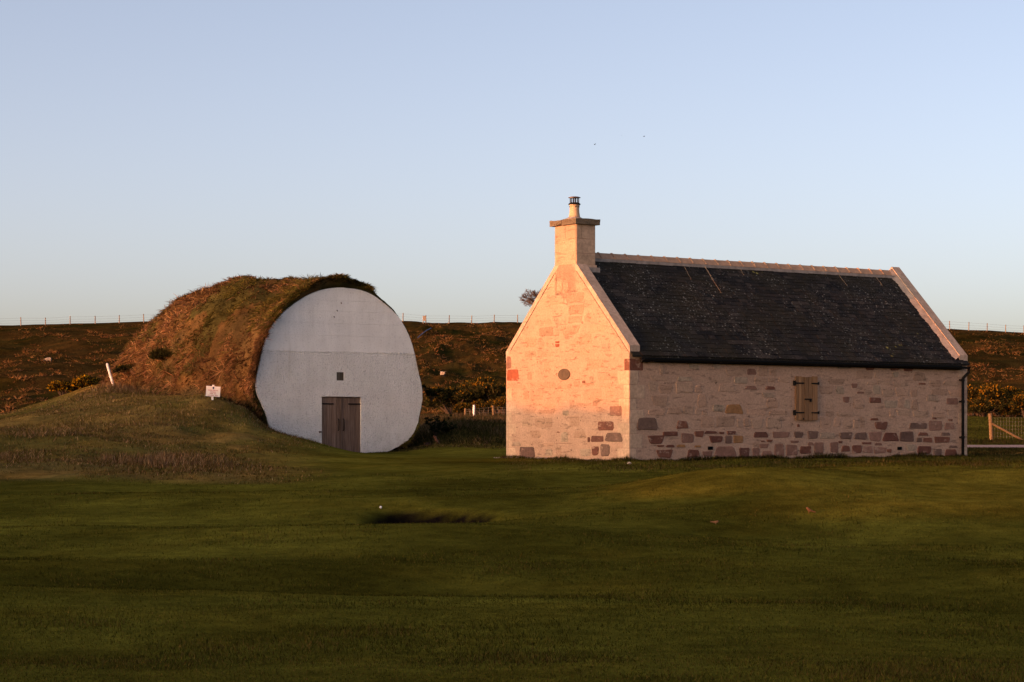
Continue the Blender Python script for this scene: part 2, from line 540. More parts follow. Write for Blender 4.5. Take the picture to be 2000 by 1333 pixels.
def zt(X, Y, micro=True):
    X = np.asarray(X, float); Y = np.asarray(Y, float)
    X, Y = np.broadcast_arrays(X, Y)
    Yc = np.maximum(Y, 6.0)
    px = 1000 + F * X / np.maximum(Yc, 10.0)
    gi = np.clip((px - _PG[0]) / 12.0, 0, len(_PG) - 1.001)
    gj = np.clip((Yc - 6) / 0.5, 0, len(_YG) - 1.001)
    i0 = gi.astype(int); j0 = gj.astype(int)
    fi = gi - i0; fj = gj - j0
    z = (_TG[j0, i0] * (1 - fi) * (1 - fj) + _TG[j0, i0 + 1] * fi * (1 - fj) + _TG[j0 + 1, i0] * (1 - fi) * fj + _TG[j0 + 1, i0 + 1] * fi * fj)
    # fairway hump in front of the cottage, its right shoulder and the hollow beside it
    hl = np.where(X < 4.2, np.exp(-((X - 4.2) / 2.5) ** 2), 0.80 + 0.20 * np.exp(-((X - 4.2) / 2.4) ** 2))
    hd = np.where(Y < 37.5, np.exp(-((Y - 37.5) / 3.5) ** 2), np.exp(-((Y - 37.5) / 2.2) ** 2))
    z = z + 0.60 * hl * hd * sstep(16, 11, X)
    z = z + 0.05 * np.exp(-((X + 1.2) / 2.6) ** 2 - ((Y - 31.2) / 1.3) ** 2) + 0.16 * np.exp(-((X - 1.4) / 2.0) ** 2 - ((Y - 32.6) / 1.6) ** 2)
    z = z - 0.52 * pit_mask(X, Y)
    z = z + 0.06 * np.exp(-((X + 1.2) / 1.6) ** 2 - ((Y - 36.2) / 0.9) ** 2)
    z = z - 0.16 * np.exp(-((X - 2.6) / 3.2) ** 2 - ((Y - 42.5) / 2.0) ** 2) - 0.07 * np.exp(-((X - 3.8) / 3.0) ** 2 - ((Y - 31.0) / 2.0) ** 2)
    z = z + 0.10 * np.exp(-((X + 5.0) / 3.5) ** 2 - ((Y - 38.5) / 1.8) ** 2) - 0.07 * np.exp(-((X + 4.0) / 4.0) ** 2 - ((Y - 41.5) / 1.5) ** 2)
    # the raised beach behind
    cy = np.interp(1000 + F * X / np.maximum(Y, 150), CREST_PX, CREST_PY)
    zc = EYE + (HY - cy) / F * CREST_Y
    t = np.clip((Y - 168) / (CREST_Y - 168), 0, 1)
    bank = 2.2 + 2.2 * np.clip((Y - 168) / 54, 0, 1) + (zc - 4.4) * np.clip((Y - 218) / (CREST_Y - 218), 0, 1) ** 1.15 * 1.0
    z = np.where(Y > 168, bank, z)
    z = np.where(Y > CREST_Y, zc - (Y - CREST_Y) * 0.012, z)
    # unseen ridge added west of the fairway to shade gable and foreground
    rx, ry = X - SHADE_DUNE0[0], Y - SHADE_DUNE0[1]
    a = -(rx * DS[0] + ry * DS[1]); k = rx * DT[0] + ry * DT[1]
    a = a + 0.75 * np.maximum(0, -k - 14)          # the added ridge bends away from the fairway to the south
    top = 4.42 + 0.16 * noise3(k * .75, 0 * k, 0 * k, 61) + 0.10 * noise3(k * 1.9, 0 * k, 0 * k, 62) + 0.026 * np.maximum(k, 0) - 2.2 * sstep(-27, -21, k) * sstep(-6, -11, k)  # crest dip shaped to let sun graze the fairway hump
    shade_dune = (top + 1.6) * np.exp(-np.abs(a / 9.0) ** 2.4) * sstep(46, 36, k) * sstep(-75, -55, k) - 1.6
    z = np.maximum(z, shade_dune)
    if micro:
        r = rough_mask(X, Y)
        near = sstep(330, 250, Y)
        z = z + (0.028 * fbm(X * .33, Y * .33, 0, 3, 1)) * sstep(120, 60, Y)
        z = z + (0.10 * fbm(X * .16, Y * .30, 0, 2, 8)) * sstep(46, 40, Y)
        z = z + r * sstep(110, 60, Y) * (0.06 * fbm(X * 1.1, Y * 1.1, 0, 3, 2) + 0.10 * fbm(X * .35, Y * .35, 0, 2, 12) * sstep(66, 58, Y)) * np.where((px > 940) & (Y < 66), 0.5, 1)
        sc = sstep(150, 185, Y) * near
        z = z + sc * (0.5 * fbm(X * .11, Y * .11, 0, 2, 3) + 0.42 * fbm(X * .45, Y * .45, 0, 3, 4)) * np.where(Y > 284, 0.35, 1)
    return z

def ground_hit(px, py, y0=12.0, y1=330.0):
    Y = np.linspace(y0, y1, 6000)
    X = (px - 1000) / F * Y
    zr = EYE + (HY - py) / F * Y
    d = zr - zt(X, Y)
    i = np.argmax(d < 0)
    return Vector((X[i], Y[i], float(zt(X[i], Y[i]))))

def on_ground(px, Y):
    x = (px - 1000) / F * Y
    return Vector((x, Y, float(zt(x, Y))))

# ground colour by kind of vegetation (albedo)
def ground_color(X, Y):
    px = 1000 + F * X / np.maximum(Y, 8)
    n = fbm(X * .25, Y * .25, 0, 3, 21)[..., None]
    m = fbm(X * .9, Y * .9, 0, 3, 22)[..., None]
    fair = np.array([.076, .072, .0100]) * (1 + .32 * n) + np.array([.010, .003, 0]) * np.clip(m, 0, 1)
    rough = np.array([.16, .105, .030]) + np.array([.045, .018, .003]) * m
    green = np.array([.066, .066, .010])
    rough = np.where(n > 0.15, rough * .6 + green * .4, rough)
    strip = np.array([.088, .080, .011]) * (1 + .3 * m)
    scarp = np.array([.036, .024, .0075]) + np.array([.018, .006, .001]) * np.clip(m + .2, -.4, 1) - np.array([.016, .006, .003]) * np.clip(n * 1.4, 0, 1)
    field = np.array([.08, .075, .011]) * (1 + .2 * n)
    r = rough_mask(X, Y)[..., None]
    c = fair * (1 - r) + rough * r
    nh = (sstep(960, 1100, px) * sstep(66, 62, Y))[..., None]
    c = np.where((nh > 0.5) & (r > 0.05), strip, c)
    f = (sstep(98, 106, Y) * sstep(168, 160, Y) * sstep(1150, 1300, px))[..., None]
    gapm = (sstep(80, 90, Y) * sstep(172, 160, Y) * sstep(1300, 1150, px))[..., None]
    c = c * (1 - gapm) + np.array([.060, .044, .013]) * (1 + .35 * m) * gapm
    c = c * (1 - f) + field * f
    s = sstep(158, 172, Y)[..., None]
    c = c * (1 - s) + scarp * s
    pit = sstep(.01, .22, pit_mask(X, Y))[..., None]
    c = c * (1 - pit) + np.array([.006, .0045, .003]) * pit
    return np.clip(c, 0.004, 1)

def axis(fine0, fine1, step, lo, hi, grow=1.07):
    a = list(np.arange(fine0, fine1, step))
    s = step
    while a[-1] < hi:
        s *= grow; a.append(a[-1] + s)
    s = step
    b = [fine0]
    while b[-1] > lo:
        s *= grow; b.append(b[-1] - s)
    return np.array(b[:0:-1] + a)

xs = axis(-14.0, 14.0, 0.13, -3500, 3500, 1.055)
ys = np.concatenate([axis(12, 12.1, 0.2, -400, 11, 1.12)[:-3], np.arange(12.0, 74, 0.15), np.arange(74, 125, .5), np.arange(125, 300, 1.1)])
ys = np.unique(np.concatenate([ys, axis(300, 301, 2.0, 300, 9000, 1.12)]))
ys = ys[np.concatenate([[True], np.diff(ys) > 0.05])]
GX, GY = np.meshgrid(xs, ys)
GZ = zt(GX, GY)
nx, ny = len(xs), len(ys)
idx = np.arange(nx * ny).reshape(ny, nx)
Q = np.stack([idx[:-1, :-1], idx[:-1, 1:], idx[1:, 1:], idx[1:, :-1]], -1).reshape(-1, 4)
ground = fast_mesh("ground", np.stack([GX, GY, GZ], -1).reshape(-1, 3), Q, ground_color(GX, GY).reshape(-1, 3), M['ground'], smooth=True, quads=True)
ground["kind"] = "structure"

# gravel road that crosses behind the cottage
rv, rf = [], []
rX = np.arange(9, 60, 1.0)
for i, x in enumerate(rX):
    for j, y in enumerate(np.linspace(104.3, 109.6, 6)):
        yy = y + 0.15 * math.sin(x * .6 + j)
        rv.append((x, yy, float(zt(x, yy)) + 0.03))
for i in range(len(rX) - 1):
    for j in range(5):
        a = i * 6 + j
        rf.append((a, a + 6, a + 7, a + 1))
road = mk("road", rv, rf, M['path'])
road["kind"] = "structure"

# ------------------------------------------------------------------ stone cottage
TH = 0.623
CL, CW, HE, HA = 11.49, 5.0, 2.72, 5.21      # length, gable width, skew height at eave and apex
C0 = Vector((2.771, 53.197, 0.0))
cottage = thing("stone_cottage", C0, TH, "stone cottage with slate roof, its gable end lit orange by low sun", "cottage")
cR = Matrix.Rotation(-TH, 3, 'Z')
def to_local(o, R, px, py, plane, val=0.0):
    """photo point -> local coordinates on the plane x=val ('x') or y=val ('y')."""
    org = R @ (Vector((0, 0, EYE)) - o)
    d = R @ Vector(((px - 1000) / F, 1, (HY - py) / F))
    k = 0 if plane == 'x' else 1
    t = (val - org[k]) / d[k]
    return org + d * t
side = lambda px, py: (lambda v: (v.x, v.z))(to_local(C0, cR, px, py, 'y'))
gab = lambda px, py: (lambda v: (v.y, v.z))(to_local(C0, cR, px, py, 'x'))

SL = (HA - HE) / (CW / 2)
def roof_z(y, off=0.0):
    return HE + off + SL * min(y, CW - y)
# body
wb_ = -0.35
prof = [(0.0, wb_), (CW, wb_), (CW, HE - .2), (CW / 2, HA - .2), (0.0, HE - .2)]
vs = [(0, y, z) for y, z in prof] + [(CL, y, z) for y, z in prof]
fs = [(0, 1, 2, 3, 4)[::-1], (5, 6, 7, 8, 9), (0, 5, 9, 4)[::-1][::-1], (1, 2, 7, 6), (2, 3, 8, 7), (3, 4, 9, 8), (0, 1, 6, 5)]
wall = mk("wall", vs, fs, M['mortar'], cottage)

_stone_budget = []
def stone_mesh(cx, cz, hw, hh, face, proud, n=10, boxy=3.2, jit=0.08, quad=None):
    """irregular rounded stone lying in a wall face; returns verts, faces in cottage coords."""
    ring = []
    c = min(.5, 1.1 / boxy)
    q4 = [(sx * (1 - abs(random.uniform(0, jit * 1.6))), sy * (1 - abs(random.uniform(0, jit * 1.6)))) for sx, sy in ((1, 1), (-1, 1), (-1, -1), (1, -1))]
    asp = hh / hw
    for k in range(4):
        p, a_, b_ = q4[k], q4[k - 1], q4[(k + 1) % 4]
        for o_ in (a_, b_):
            L_ = math.hypot((o_[0] - p[0]) * hw, (o_[1] - p[1]) * hh)
            f = min(.35, c * min(hw, hh) * random.uniform(.6, 1.3) / L_)
            ring.append((p[0] + (o_[0] - p[0]) * f, p[1] + (o_[1] - p[1]) * f))
        if abs(b_[0] - p[0]) > abs(b_[1] - p[1]):
            ring.append(((p[0] + b_[0]) / 2, (p[1] + b_[1]) / 2 + random.uniform(-jit, jit) * .9))
    if quad:
        ring = [(u * (1 + quad[0] * v), v * (1 + quad[1] * u)) for u, v in ring]
    ring = [(cx + hw * u, cz + hh * v) for u, v in ring]
    n = len(ring)
    e = min(hw, hh) * 0.16
    def pt(u, v, d):
        return (u, -d, v) if face == 's' else (-d, u, v)
    V, Fc = [], []
    tilt = random.uniform(-.25, .25)
    for (u, v) in ring: V.append(pt(u, v, -0.02))
    for (u, v) in ring: V.append(pt(u, v, proud * .35))
    for (u, v) in ring:
        l = math.hypot(u - cx, v - cz)
        s = max(0.2, 1 - e / max(l, 1e-3))
        V.append(pt(cx + (u - cx) * s, cz + (v - cz) * s, proud * (1 + tilt * (v - cz) / hh) * random.uniform(.85, 1.1)))
    for b in (0, n):
        for k in range(n):
            Fc.append((b + k, b + (k + 1) % n, b + n + (k + 1) % n, b + n + k))
    Fc.append(tuple(2 * n + k for k in range(n)))
    if face == 's':
        Fc = Fc
    else:
        Fc = [f[::-1] for f in Fc]
    return V, Fc

placed = {'s': [], 'g': []}
stones = []          # (area, V, F, mat)
def put_stone(face, u0, z0, u1, z1, mat, proud=0.014, **kw):
    cx, cz, hw, hh = (u0 + u1) / 2, (z0 + z1) / 2, abs(u1 - u0) / 2, abs(z1 - z0) / 2
    V, Fc = stone_mesh(cx, cz, hw, hh, face, proud, **kw)
    dist = (C0 + Matrix.Rotation(TH, 3, 'Z') @ Vector(V[0])).y
    stones.append((4 * hw * hh / dist ** 2, V, Fc, mat))
    placed[face].append((min(u0, u1), max(u0, u1), min(z0, z1), max(z0, z1)))

def free(face, u0, u1, z0, z1, m=0.0):
    for a, b, c, d in placed[face]:
        if u0 < b + m and u1 > a - m and z0 < d + m and z1 > c - m:
            return False
    return True

# stones that stand out in the photograph: (crop origin, scale, list of boxes)
R3 = (1220, 660, 360 / 1846.)
R4 = (1540, 660, 380 / 1948.)
R2 = (960, 640, 340 / 1619.)
LIST = [
 ('s', R3, "120,800,325,925,brown 520,830,632,915,red 375,940,540,985,red 700,935,790,995,red 800,935,925,962,red 1020,935,1112,970,red 1290,940,1438,1002,red 1475,940,1655,1003,rosy 1695,940,1790,1003,brown 238,980,388,1065,red 562,958,695,1055,rosy 848,982,982,1052,red 1003,978,1075,1062,brown 1088,980,1190,1055,orange 325,1075,395,1095,red 415,1072,495,1098,red 520,1070,608,1098,orange 700,1078,765,1098,orange 325,1118,478,1205,red 630,1120,750,1200,red 778,1135,880,1190,rosy 905,1085,1118,1205,rosy 1148,1095,1250,1205,red 1280,1098,1350,1200,rosy 1370,1130,1478,1198,rosy 1350,1062,1440,1105,rosy 1498,1060,1600,1190,rosy 1615,1068,1735,1180,rosy 1755,1085,1850,1165,red 1420,1020,1480,1045,red 1365,1030,1400,1045,red 1010,665,1180,768,orange 1030,208,1110,272,grey 1575,245,1665,295,faint 230,165,310,215,rosy 720,222,760,240,red 1210,480,1320,520,rosy 1410,485,1505,520,red 525,390,675,440,faint 880,670,1000,740,faint 640,250,750,318,faint 880,262,965,312,faint 1380,545,1500,600,faint 1090,390,1235,460,faint 1560,215,1625,235,red 945,942,995,965,red 1660,1030,1745,1055,rosy 1140,235,1180,255,red 1465,225,1530,275,rosy 235,220,265,238,red"),
 ('s', R4, "490,250,622,312,grey 770,262,862,328,red 1015,288,1108,330,red 1150,293,1245,338,red 1497,283,1618,320,red 630,455,690,505,rosy 685,540,755,560,rosy 810,600,930,655,red 1305,452,1370,470,red 1580,600,1695,672,rosy 865,840,990,920,red 820,805,900,828,red 1210,852,1390,915,brown 1405,830,1540,930,rosy 1560,850,1660,920,rosy 510,945,638,1018,brown 655,945,790,1020,brown 805,940,935,1040,rosy 945,950,1100,1040,red 1108,940,1255,1042,brown 1300,948,1395,980,red 1525,948,1618,980,brown 1280,1000,1335,1045,brown 1345,1000,1440,1048,red 1455,992,1615,1055,red 190,930,298,1012,brown 120,1085,232,1158,red 255,1045,355,1165,rosy 415,1045,500,1155,rosy 532,1080,615,1142,red 635,1075,735,1160,red 745,1085,842,1155,rosy 850,1095,980,1160,rosy 985,1115,1030,1150,red 1285,1085,1428,1165,red 1450,1110,1535,1190,brown 1562,1115,1690,1190,red 735,1045,830,1068,red 865,1052,935,1078,rosy 195,1045,250,1080,rosy 500,1035,538,1058,red 1180,1065,1270,1135,faint 1605,1080,1690,1105,brown 85,865,110,895,red 1380,570,1500,640,faint 1440,800,1480,815,red 1600,815,1640,835,red 310,945,465,1015,faint 545,590,610,650,rosy 1040,340,1100,400,faint"),
 ('g', R2, "140,390,256,497,brick 140,270,185,385,rosy 595,128,632,146,brick 595,153,632,182,brick 990,150,1105,215,faint 985,870,1138,962,red 1058,975,1222,1065,brown 925,1005,1045,1068,red 895,1020,918,1068,red 932,1100,1000,1195,red 1010,1080,1105,1200,brown 255,1103,408,1212,brown 645,975,710,1068,faint 1095,730,1215,825,rosy 500,1130,570,1195,faint 610,968,635,980,red 845,495,872,520,red 912,455,948,520,faint 660,770,720,820,faint 520,1215,575,1235,red 725,1215,780,1240,red"),
]
for face, (ox, oy, sc_), txt in LIST:
    fn = side if face == 's' else gab
    for it in txt.split():
        a, b, c, d, m_ = it.split(',')
        u0, z1 = fn(ox + float(a) * sc_, oy + float(b) * sc_)
        u1, z0 = fn(ox + float(c) * sc_, oy + float(d) * sc_)
        put_stone(face, u0, z0, u1, z1, m_, 0.012 if m_ in ('faint', 'rosy') else 0.017,
                  boxy=random.uniform(2.6, 5.0), quad=(random.uniform(-.22, .22), random.uniform(-.12, .12)))
# quoins: near corner (both faces) and far corner
z = 0.02
k = 0
while z < 2.3:
    h = random.uniform(.25, .34)
    a, b = (.42, .24) if k % 2 else (.24, .42)
    last = z + h > 2.3
    m_ = 'red' if z > 2.02 else 'quoin'
    put_stone('s', .004, z, a + random.uniform(-.04, .05), z + h - .012, m_, 0.006, boxy=14, jit=.01)
    put_stone('g', .004, z, b * (0.6 if m_ == 'red' else 1) + random.uniform(-.04, .05), z + h - .012, m_, 0.006, boxy=14, jit=.01)
    if free('s', CL - a, CL, z, z + h, -.03):
        put_stone('s', CL - a * .8, z, CL - .004, z + h - .012, 'quoin', 0.006, boxy=14, jit=.01)
    if free('g', CW - b, CW, z, z + h, -.03):
        put_stone('g', CW - b, z, CW - .004, z + h - .012, 'quoin', 0.006, boxy=14, jit=.01)
    z += h
    k += 1
# vents, shutter and plaque keep their wall clear
VENTS = [side(1220 + 856 * R3[2], 660 + 1106 * R3[2]), side(1540 + 1110 * R4[2], 660 + 1108 * R4[2])]
for (u, zz) in VENTS: placed['s'].append((u - .1, u + .1, zz - .06, zz + .06))
SH0, SH1 = side(1551.5, 821), side(1594, 736)
placed['s'].append((SH0[0] - .05, SH1[0] + .05, SH0[1] - .03, SH1[1] + .02))
PLQ = gab(1102.4, 731.8)
placed['g'].append((PLQ[0] - .27, PLQ[0] + .27, PLQ[1] - .17, PLQ[1] + .17))
# the remaining pale rubble
for face, W_, top in (('s', CL, lambda u: HE - .27), ('g', CW, lambda u: roof_z(u, -.32))):
    z = 0.02
    while z < (2.42 if face == 's' else 4.7):
        h = random.uniform(.15, .33)
        u = random.uniform(0, .1)
        while u < W_ - .08:
            w_ = random.uniform(.18, .72) * (1.2 if face == 'g' else 1)
            z0, z1 = z + random.uniform(-.04, .05), z + h - random.uniform(-.03, .09)
            u1 = min(u + w_ - random.uniform(.02, .05), W_ - .02)
            if u1 - u > .1 and z1 < min(top(u), top(u1)) and free(face, u, u1, z0, z1, -.012):
                m_ = random.choices(['pink', 'faint', 'rosy'], [.93, .06, .01])[0]
                put_stone(face, u, z0, u1, z1, m_, random.uniform(.004, .013), boxy=random.uniform(2.6, 5.5), jit=.14,
                          quad=(random.uniform(-.2, .2), random.uniform(-.1, .1)))
            u += w_
        z += h
stones.sort(key=lambda s: -s[0])
for a, V, Fc, m_ in stones[:300]:
    mk("stone", V, Fc, M[m_], wall, smooth=False)
rest = {}
for a, V, Fc, m_ in stones[300:]:
    rest.setdefault(m_, MB()).add(V, Fc)
if rest:
    mb = MB(); mats = []; mi = []
    for m_, q in rest.items():
        mats.append(M[m_]); mi += [len(mats) - 1] * len(q.f); mb.add(q.v, q.f)
    o = mk("small_stones", mb.v, mb.f, None, wall)
    for m_ in mats: o.data.materials.append(m_)
    o.data.polygons.foreach_set("material_index", mi)
    o["kind"] = "stuff"

# roof: deck, slates, ridge tiles
deck = MB()
for sgn in (0, 1):
    Yf = lambda y: y if sgn == 0 else CW - y
    a, b = -0.10, CW / 2
    q = [(.02, Yf(a), HE - .185 + SL * a), (CL - .02, Yf(a), HE - .185 + SL * a), (CL - .02, Yf(b), HE - .185 + SL * b), (.02, Yf(b), HE - .185 + SL * b)]
    t_ = [(x, y, z + .05) for x, y, z in q]
    fs = [(0, 3, 2, 1), (4, 5, 6, 7), (0, 1, 5, 4), (1, 2, 6, 5), (2, 3, 7, 6), (3, 0, 4, 7)]
    deck.add(q + t_, fs if sgn == 0 else [f[::-1] for f in fs])
roof = deck.build("roof", M['slate'], cottage)

ca = math.atan(SL)
slope_len = (CW / 2 + .12) / math.cos(ca)
slate_var = []
for wv in (.17, .2, .23, .26, .3):
    for rep in range(3):
        L_ = 0.30
        j = lambda s=.006: random.uniform(-s, s)
        th = random.uniform(.007, .012)
        vs = [(j(), j(.010), 0), (wv - .004 + j(), j(.010), 0), (wv - .004, L_, 0), (0, L_, 0)]
        vs += [(x, y, th) for x, y, z in vs]
        me = bpy.data.meshes.new("slate")
        me.from_pydata(vs, [], [(0, 3, 2, 1), (4, 5, 6, 7), (0, 1, 5, 4), (1, 2, 6, 5), (2, 3, 7, 6), (3, 0, 4, 7)])
        me.materials.append(M['slate'])
        slate_var.append((wv, me))
slates = []
q, row = 0.0, 0
while q < slope_len - .12:
    ex = 0.165 - 0.055 * q / slope_len
    x = .30 - (row % 2) * .1 - random.uniform(0, .06)
    while x < CL - .31:
        wv, me = random.choice(slate_var)
        if x + wv > .30:
            slates.append((max(x, .295), q, me, wv if x > .29 else x + wv - .29))
        x += wv
    q += ex
    row += 1
def slate_matrix(x, q):
    y0 = -.12 + q * math.cos(ca)
    z0 = HE - .15 + SL * -.12 + q * math.sin(ca) + .028
    tilt = ca - math.radians(3.0 + random.uniform(-1.0, 1.0))
    return Matrix.Translation((x, y0, z0)) @ Matrix.Rotation(random.uniform(-.012, .012), 4, 'Z') @ Matrix.Rotation(tilt, 4, 'X') @ Matrix.Diagonal((1, min(1, (slope_len - .02 - q) / .3), 1, 1))
slates.sort(key=lambda s: s[0] * math.sin(TH) + (-.12 + s[1] * math.cos(ca)) * math.cos(TH))
far_s = MB()
for i, (x, q, me, wv) in enumerate(slates):
    mt = slate_matrix(x, q)
    if i < 300:
        o = link("slate", me, roof)
        o.matrix_local = mt
    else:
        far_s.add([mt @ v.co for v in me.vertices], [tuple(p.vertices) for p in me.polygons])
far_s.build("slate_field", M['slate'], roof)["kind"] = "stuff"
# back slope courses
bk = MB()
q = 0.0
while q < slope_len - .33:
    y0 = CW + .12 - q * math.cos(ca); z0 = HE - .15 + SL * -.12 + q * math.sin(ca) + .03
    y1 = y0 - .3 * math.cos(ca); z1 = z0 + .3 * math.sin(ca) - .014
    bk.add([(.3, y0, z0), (CL - .3, y0, z0), (CL - .3, y1, z1), (.3, y1, z1)], [(3, 2, 1, 0)])
    q += .15
bk.build("rear_slate_courses", M['slate'], roof)["kind"] = "stuff"
# ridge tiles
nt_ = 25
x0r, x1r = .60, CL - .30
for i in range(nt_):
    a = x0r + (x1r - x0r) * i / nt_
    b = x0r + (x1r - x0r) * (i + 1) / nt_ - .006
    mb = MB()
    zr = HA - .115 + random.uniform(-.004, .004)
    pr = [(-.165, -.135), (-.12, -.085), (-.05, -.012), (0, .012), (.05, -.012), (.12, -.085), (.165, -.135)]
    inn = [(y * .9, z_ - .02) for y, z_ in pr]
    rows = [[(xx, CW / 2 + y, zr + z_) for y, z_ in pr] + [(xx, CW / 2 + y, zr + z_) for y, z_ in inn[::-1]] for xx in (a, b)]
    n = len(rows[0])
    mb.add(rows[0] + rows[1], [(k, n + k, n + (k + 1) % n, (k + 1) % n) for k in range(n)] + [tuple(range(n)), tuple(range(2 * n - 1, n - 1, -1))])
    t_ = mb.build("ridge_tile", M['ridge'], roof)
    rl = MB()
    pr2 = [(y * 1.03, z_ + .018) for y, z_ in pr]
    rows = [[(xx, CW / 2 + y, zr + z_) for y, z_ in pr2] + [(xx, CW / 2 + y * .98, zr + z_ - .02) for y, z_ in pr[::-1]] for xx in (b - .03, b + .012)]
    rl.add(rows[0] + rows[1], [(k, n + k, n + (k + 1) % n, (k + 1) % n) for k in range(n)] + [tuple(range(n)), tuple(range(2 * n - 1, n - 1, -1))])
    rl.build("ridge_roll", M['ridge'], roof)
fl = MB()
for s in (-1, 1):
    y0, y1 = CW / 2 + s * .155, CW / 2 + s * .225
    fl.box(x0r, x1r, min(y0, y1), max(y0, y1), HA - .36, HA - .262)
fl.build("ridge_fillet", M['lead'], roof)

# skews on both gables
def skew(x0, x1, name_mat):
    for sgn in (0, 1):
        Yf = (lambda y: y) if sgn == 0 else (lambda y: CW - y)
        segs = [(-.0, .75), (.755, 1.55), (1.555, CW / 2 - .002)]
        for (a, b) in segs:
            t_ = .17
            q = []
            for y in (a, b):
                zt_ = HE + SL * y
                for x in (x0, x1):
                    q.append((x, Yf(y), zt_ - t_)); q.append((x, Yf(y), zt_ + random.uniform(-.003, .003)))
            fs = [(0, 2, 3, 1), (4, 5, 7, 6), (0, 1, 5, 4), (2, 6, 7, 3), (1, 3, 7, 5), (0, 4, 6, 2)]
            mk("skew_stone", q, fs, M[name_mat], cottage)
        # skewputt
        mb = MB()
        ya, yb = (-.015, .25) if sgn == 0 else (CW - .25, CW + .015)
        mb.box(x0 + .002, x1 + .004, ya, yb, HE - .185, HE - .172)
        zz = HE - .1855
        mb2 = MB()
        mb2.box(x0 + .004, x1 - .002, ya, -.001 if sgn == 0 else CW + .015, HE - .171, HE - .006)
        mb.add(mb2.v, mb2.f)
        mb.build("skewputt", M[name_mat], cottage)
skew(-.003, .31, 'skew')
skew(CL - .30, CL + .004, 'skew')
# cement fillet along the far skew
cf = []
N_ = 26
for i in range(N_):
    y = -.02 + (CW / 2) * i / (N_ - 1)
    w_ = .17 + .025 * math.sin(i * 1.7) + .02 * math.sin(i * .6)
    zz = HE - .06 + SL * y
    cf += [(CL - .302, y, zz + .035), (CL - .31 - w_, y, zz - .055), (CL - .31 - w_, y, zz - .10)]
fcs = []
for i in range(N_ - 1):
    for k in (0, 1):
        a = i * 3 + k
        fcs.append((a, a + 1, a + 4, a + 3))
mk("cement_fillet", cf, [f[::-1] for f in fcs], M['lead'], cottage)
# lead flashing patch under the chimney
mb = MB()
mb.box(.31, .66, 1.97, 2.05, HE + SL * 1.97 - .11, HE + SL * 2.0 - .02)
mb.build("lead_flashing", M['lead'], cottage)

# gutter and downpipe
GX0, GX1 = .26, CL - .10
gm = MB()
prof_o = [(-.058 * math.cos(t), -.058 * math.sin(t)) for t in np.linspace(0, math.pi, 9)]
prof_i = [(-.051 * math.cos(t), -.051 * math.sin(t)) for t in np.linspace(math.pi, 0, 9)]
pp = prof_o + prof_i
rows = [[(xx, -.175 + y, HE - .315 + .004 * s + z_) for y, z_ in pp] for xx, s in ((GX0, 1), (GX1, -1))]
n = len(pp)
gm.add(rows[0] + rows[1], [(k, (k + 1) % n, n + (k + 1) % n, n + k) for k in range(n)] + [tuple(range(n)), tuple(range(2 * n - 1, n - 1, -1))])
gutter = gm.build("gutter", M['black'], cottage)
for xx in np.linspace(GX0 + .3, GX1 - .3, 11):
    b = MB(); b.box(xx - .012, xx + .012, -.245, -.005, HE - .395, HE - .383)
    b.build("gutter_bracket", M['black'], gutter)
fb = MB(); fb.box(.31, CL - .3, -.095, -.004, HE - .40, HE - .29)
fb.build("eaves_board", M['black'], cottage)
DPX = side(1876.5, 800)[0]
dp = MB()
dp.tube([(DPX + .12, -.175, HE - .37), (DPX + .12, -.175, HE - .46), (DPX + .0, -.08, HE - .62), (DPX, -.075, HE - .7), (DPX, -.075, 0.0)], .038, 10)
pipe = dp.build("downpipe", M['black'], cottage, smooth=True)
for zz in (.5, 1.45, 2.02):
    b = MB(); b.tube([(DPX, -.075, zz), (DPX, -.075, zz + .07)], .05, 10)
    b.box(DPX - .07, DPX + .07, -.05, -.002, zz + .015, zz + .055)
    b.build("pipe_bracket", M['black'], pipe)

# wall vents
for (u, zz) in VENTS:
    v = MB()
    v.box(u - .07, u + .07, -.024, .02, zz - .04, zz + .04)
    vo = v.build("vent", M['hole'], cottage)
    for k in range(3):
        b = MB(); b.box(u - .062, u + .062, -.03, -.022, zz - .026 + k * .024, zz - .02 + k * .024)
        b.build("louvre", M['black'], vo)
# round plaque on the gable
mb = MB()
n = 28
rr = .142
ring = lambda r, d: [(-d, PLQ[0] + 1.68 * r * math.cos(2 * math.pi * k / n), PLQ[1] + r * math.sin(2 * math.pi * k / n)) for k in range(n)]
mb.add(ring(rr, -.01) + ring(rr, .022) + ring(rr * .93, .03), [(k, k + n, n + (k + 1) % n, (k + 1) % n) for k in range(n)] + [(n + k, 2 * n + k, 2 * n + (k + 1) % n, n + (k + 1) % n) for k in range(n)] + [tuple(2 * n + k for k in range(n - 1, -1, -1))])
mb.build("round_plaque", M['disc'], cottage)
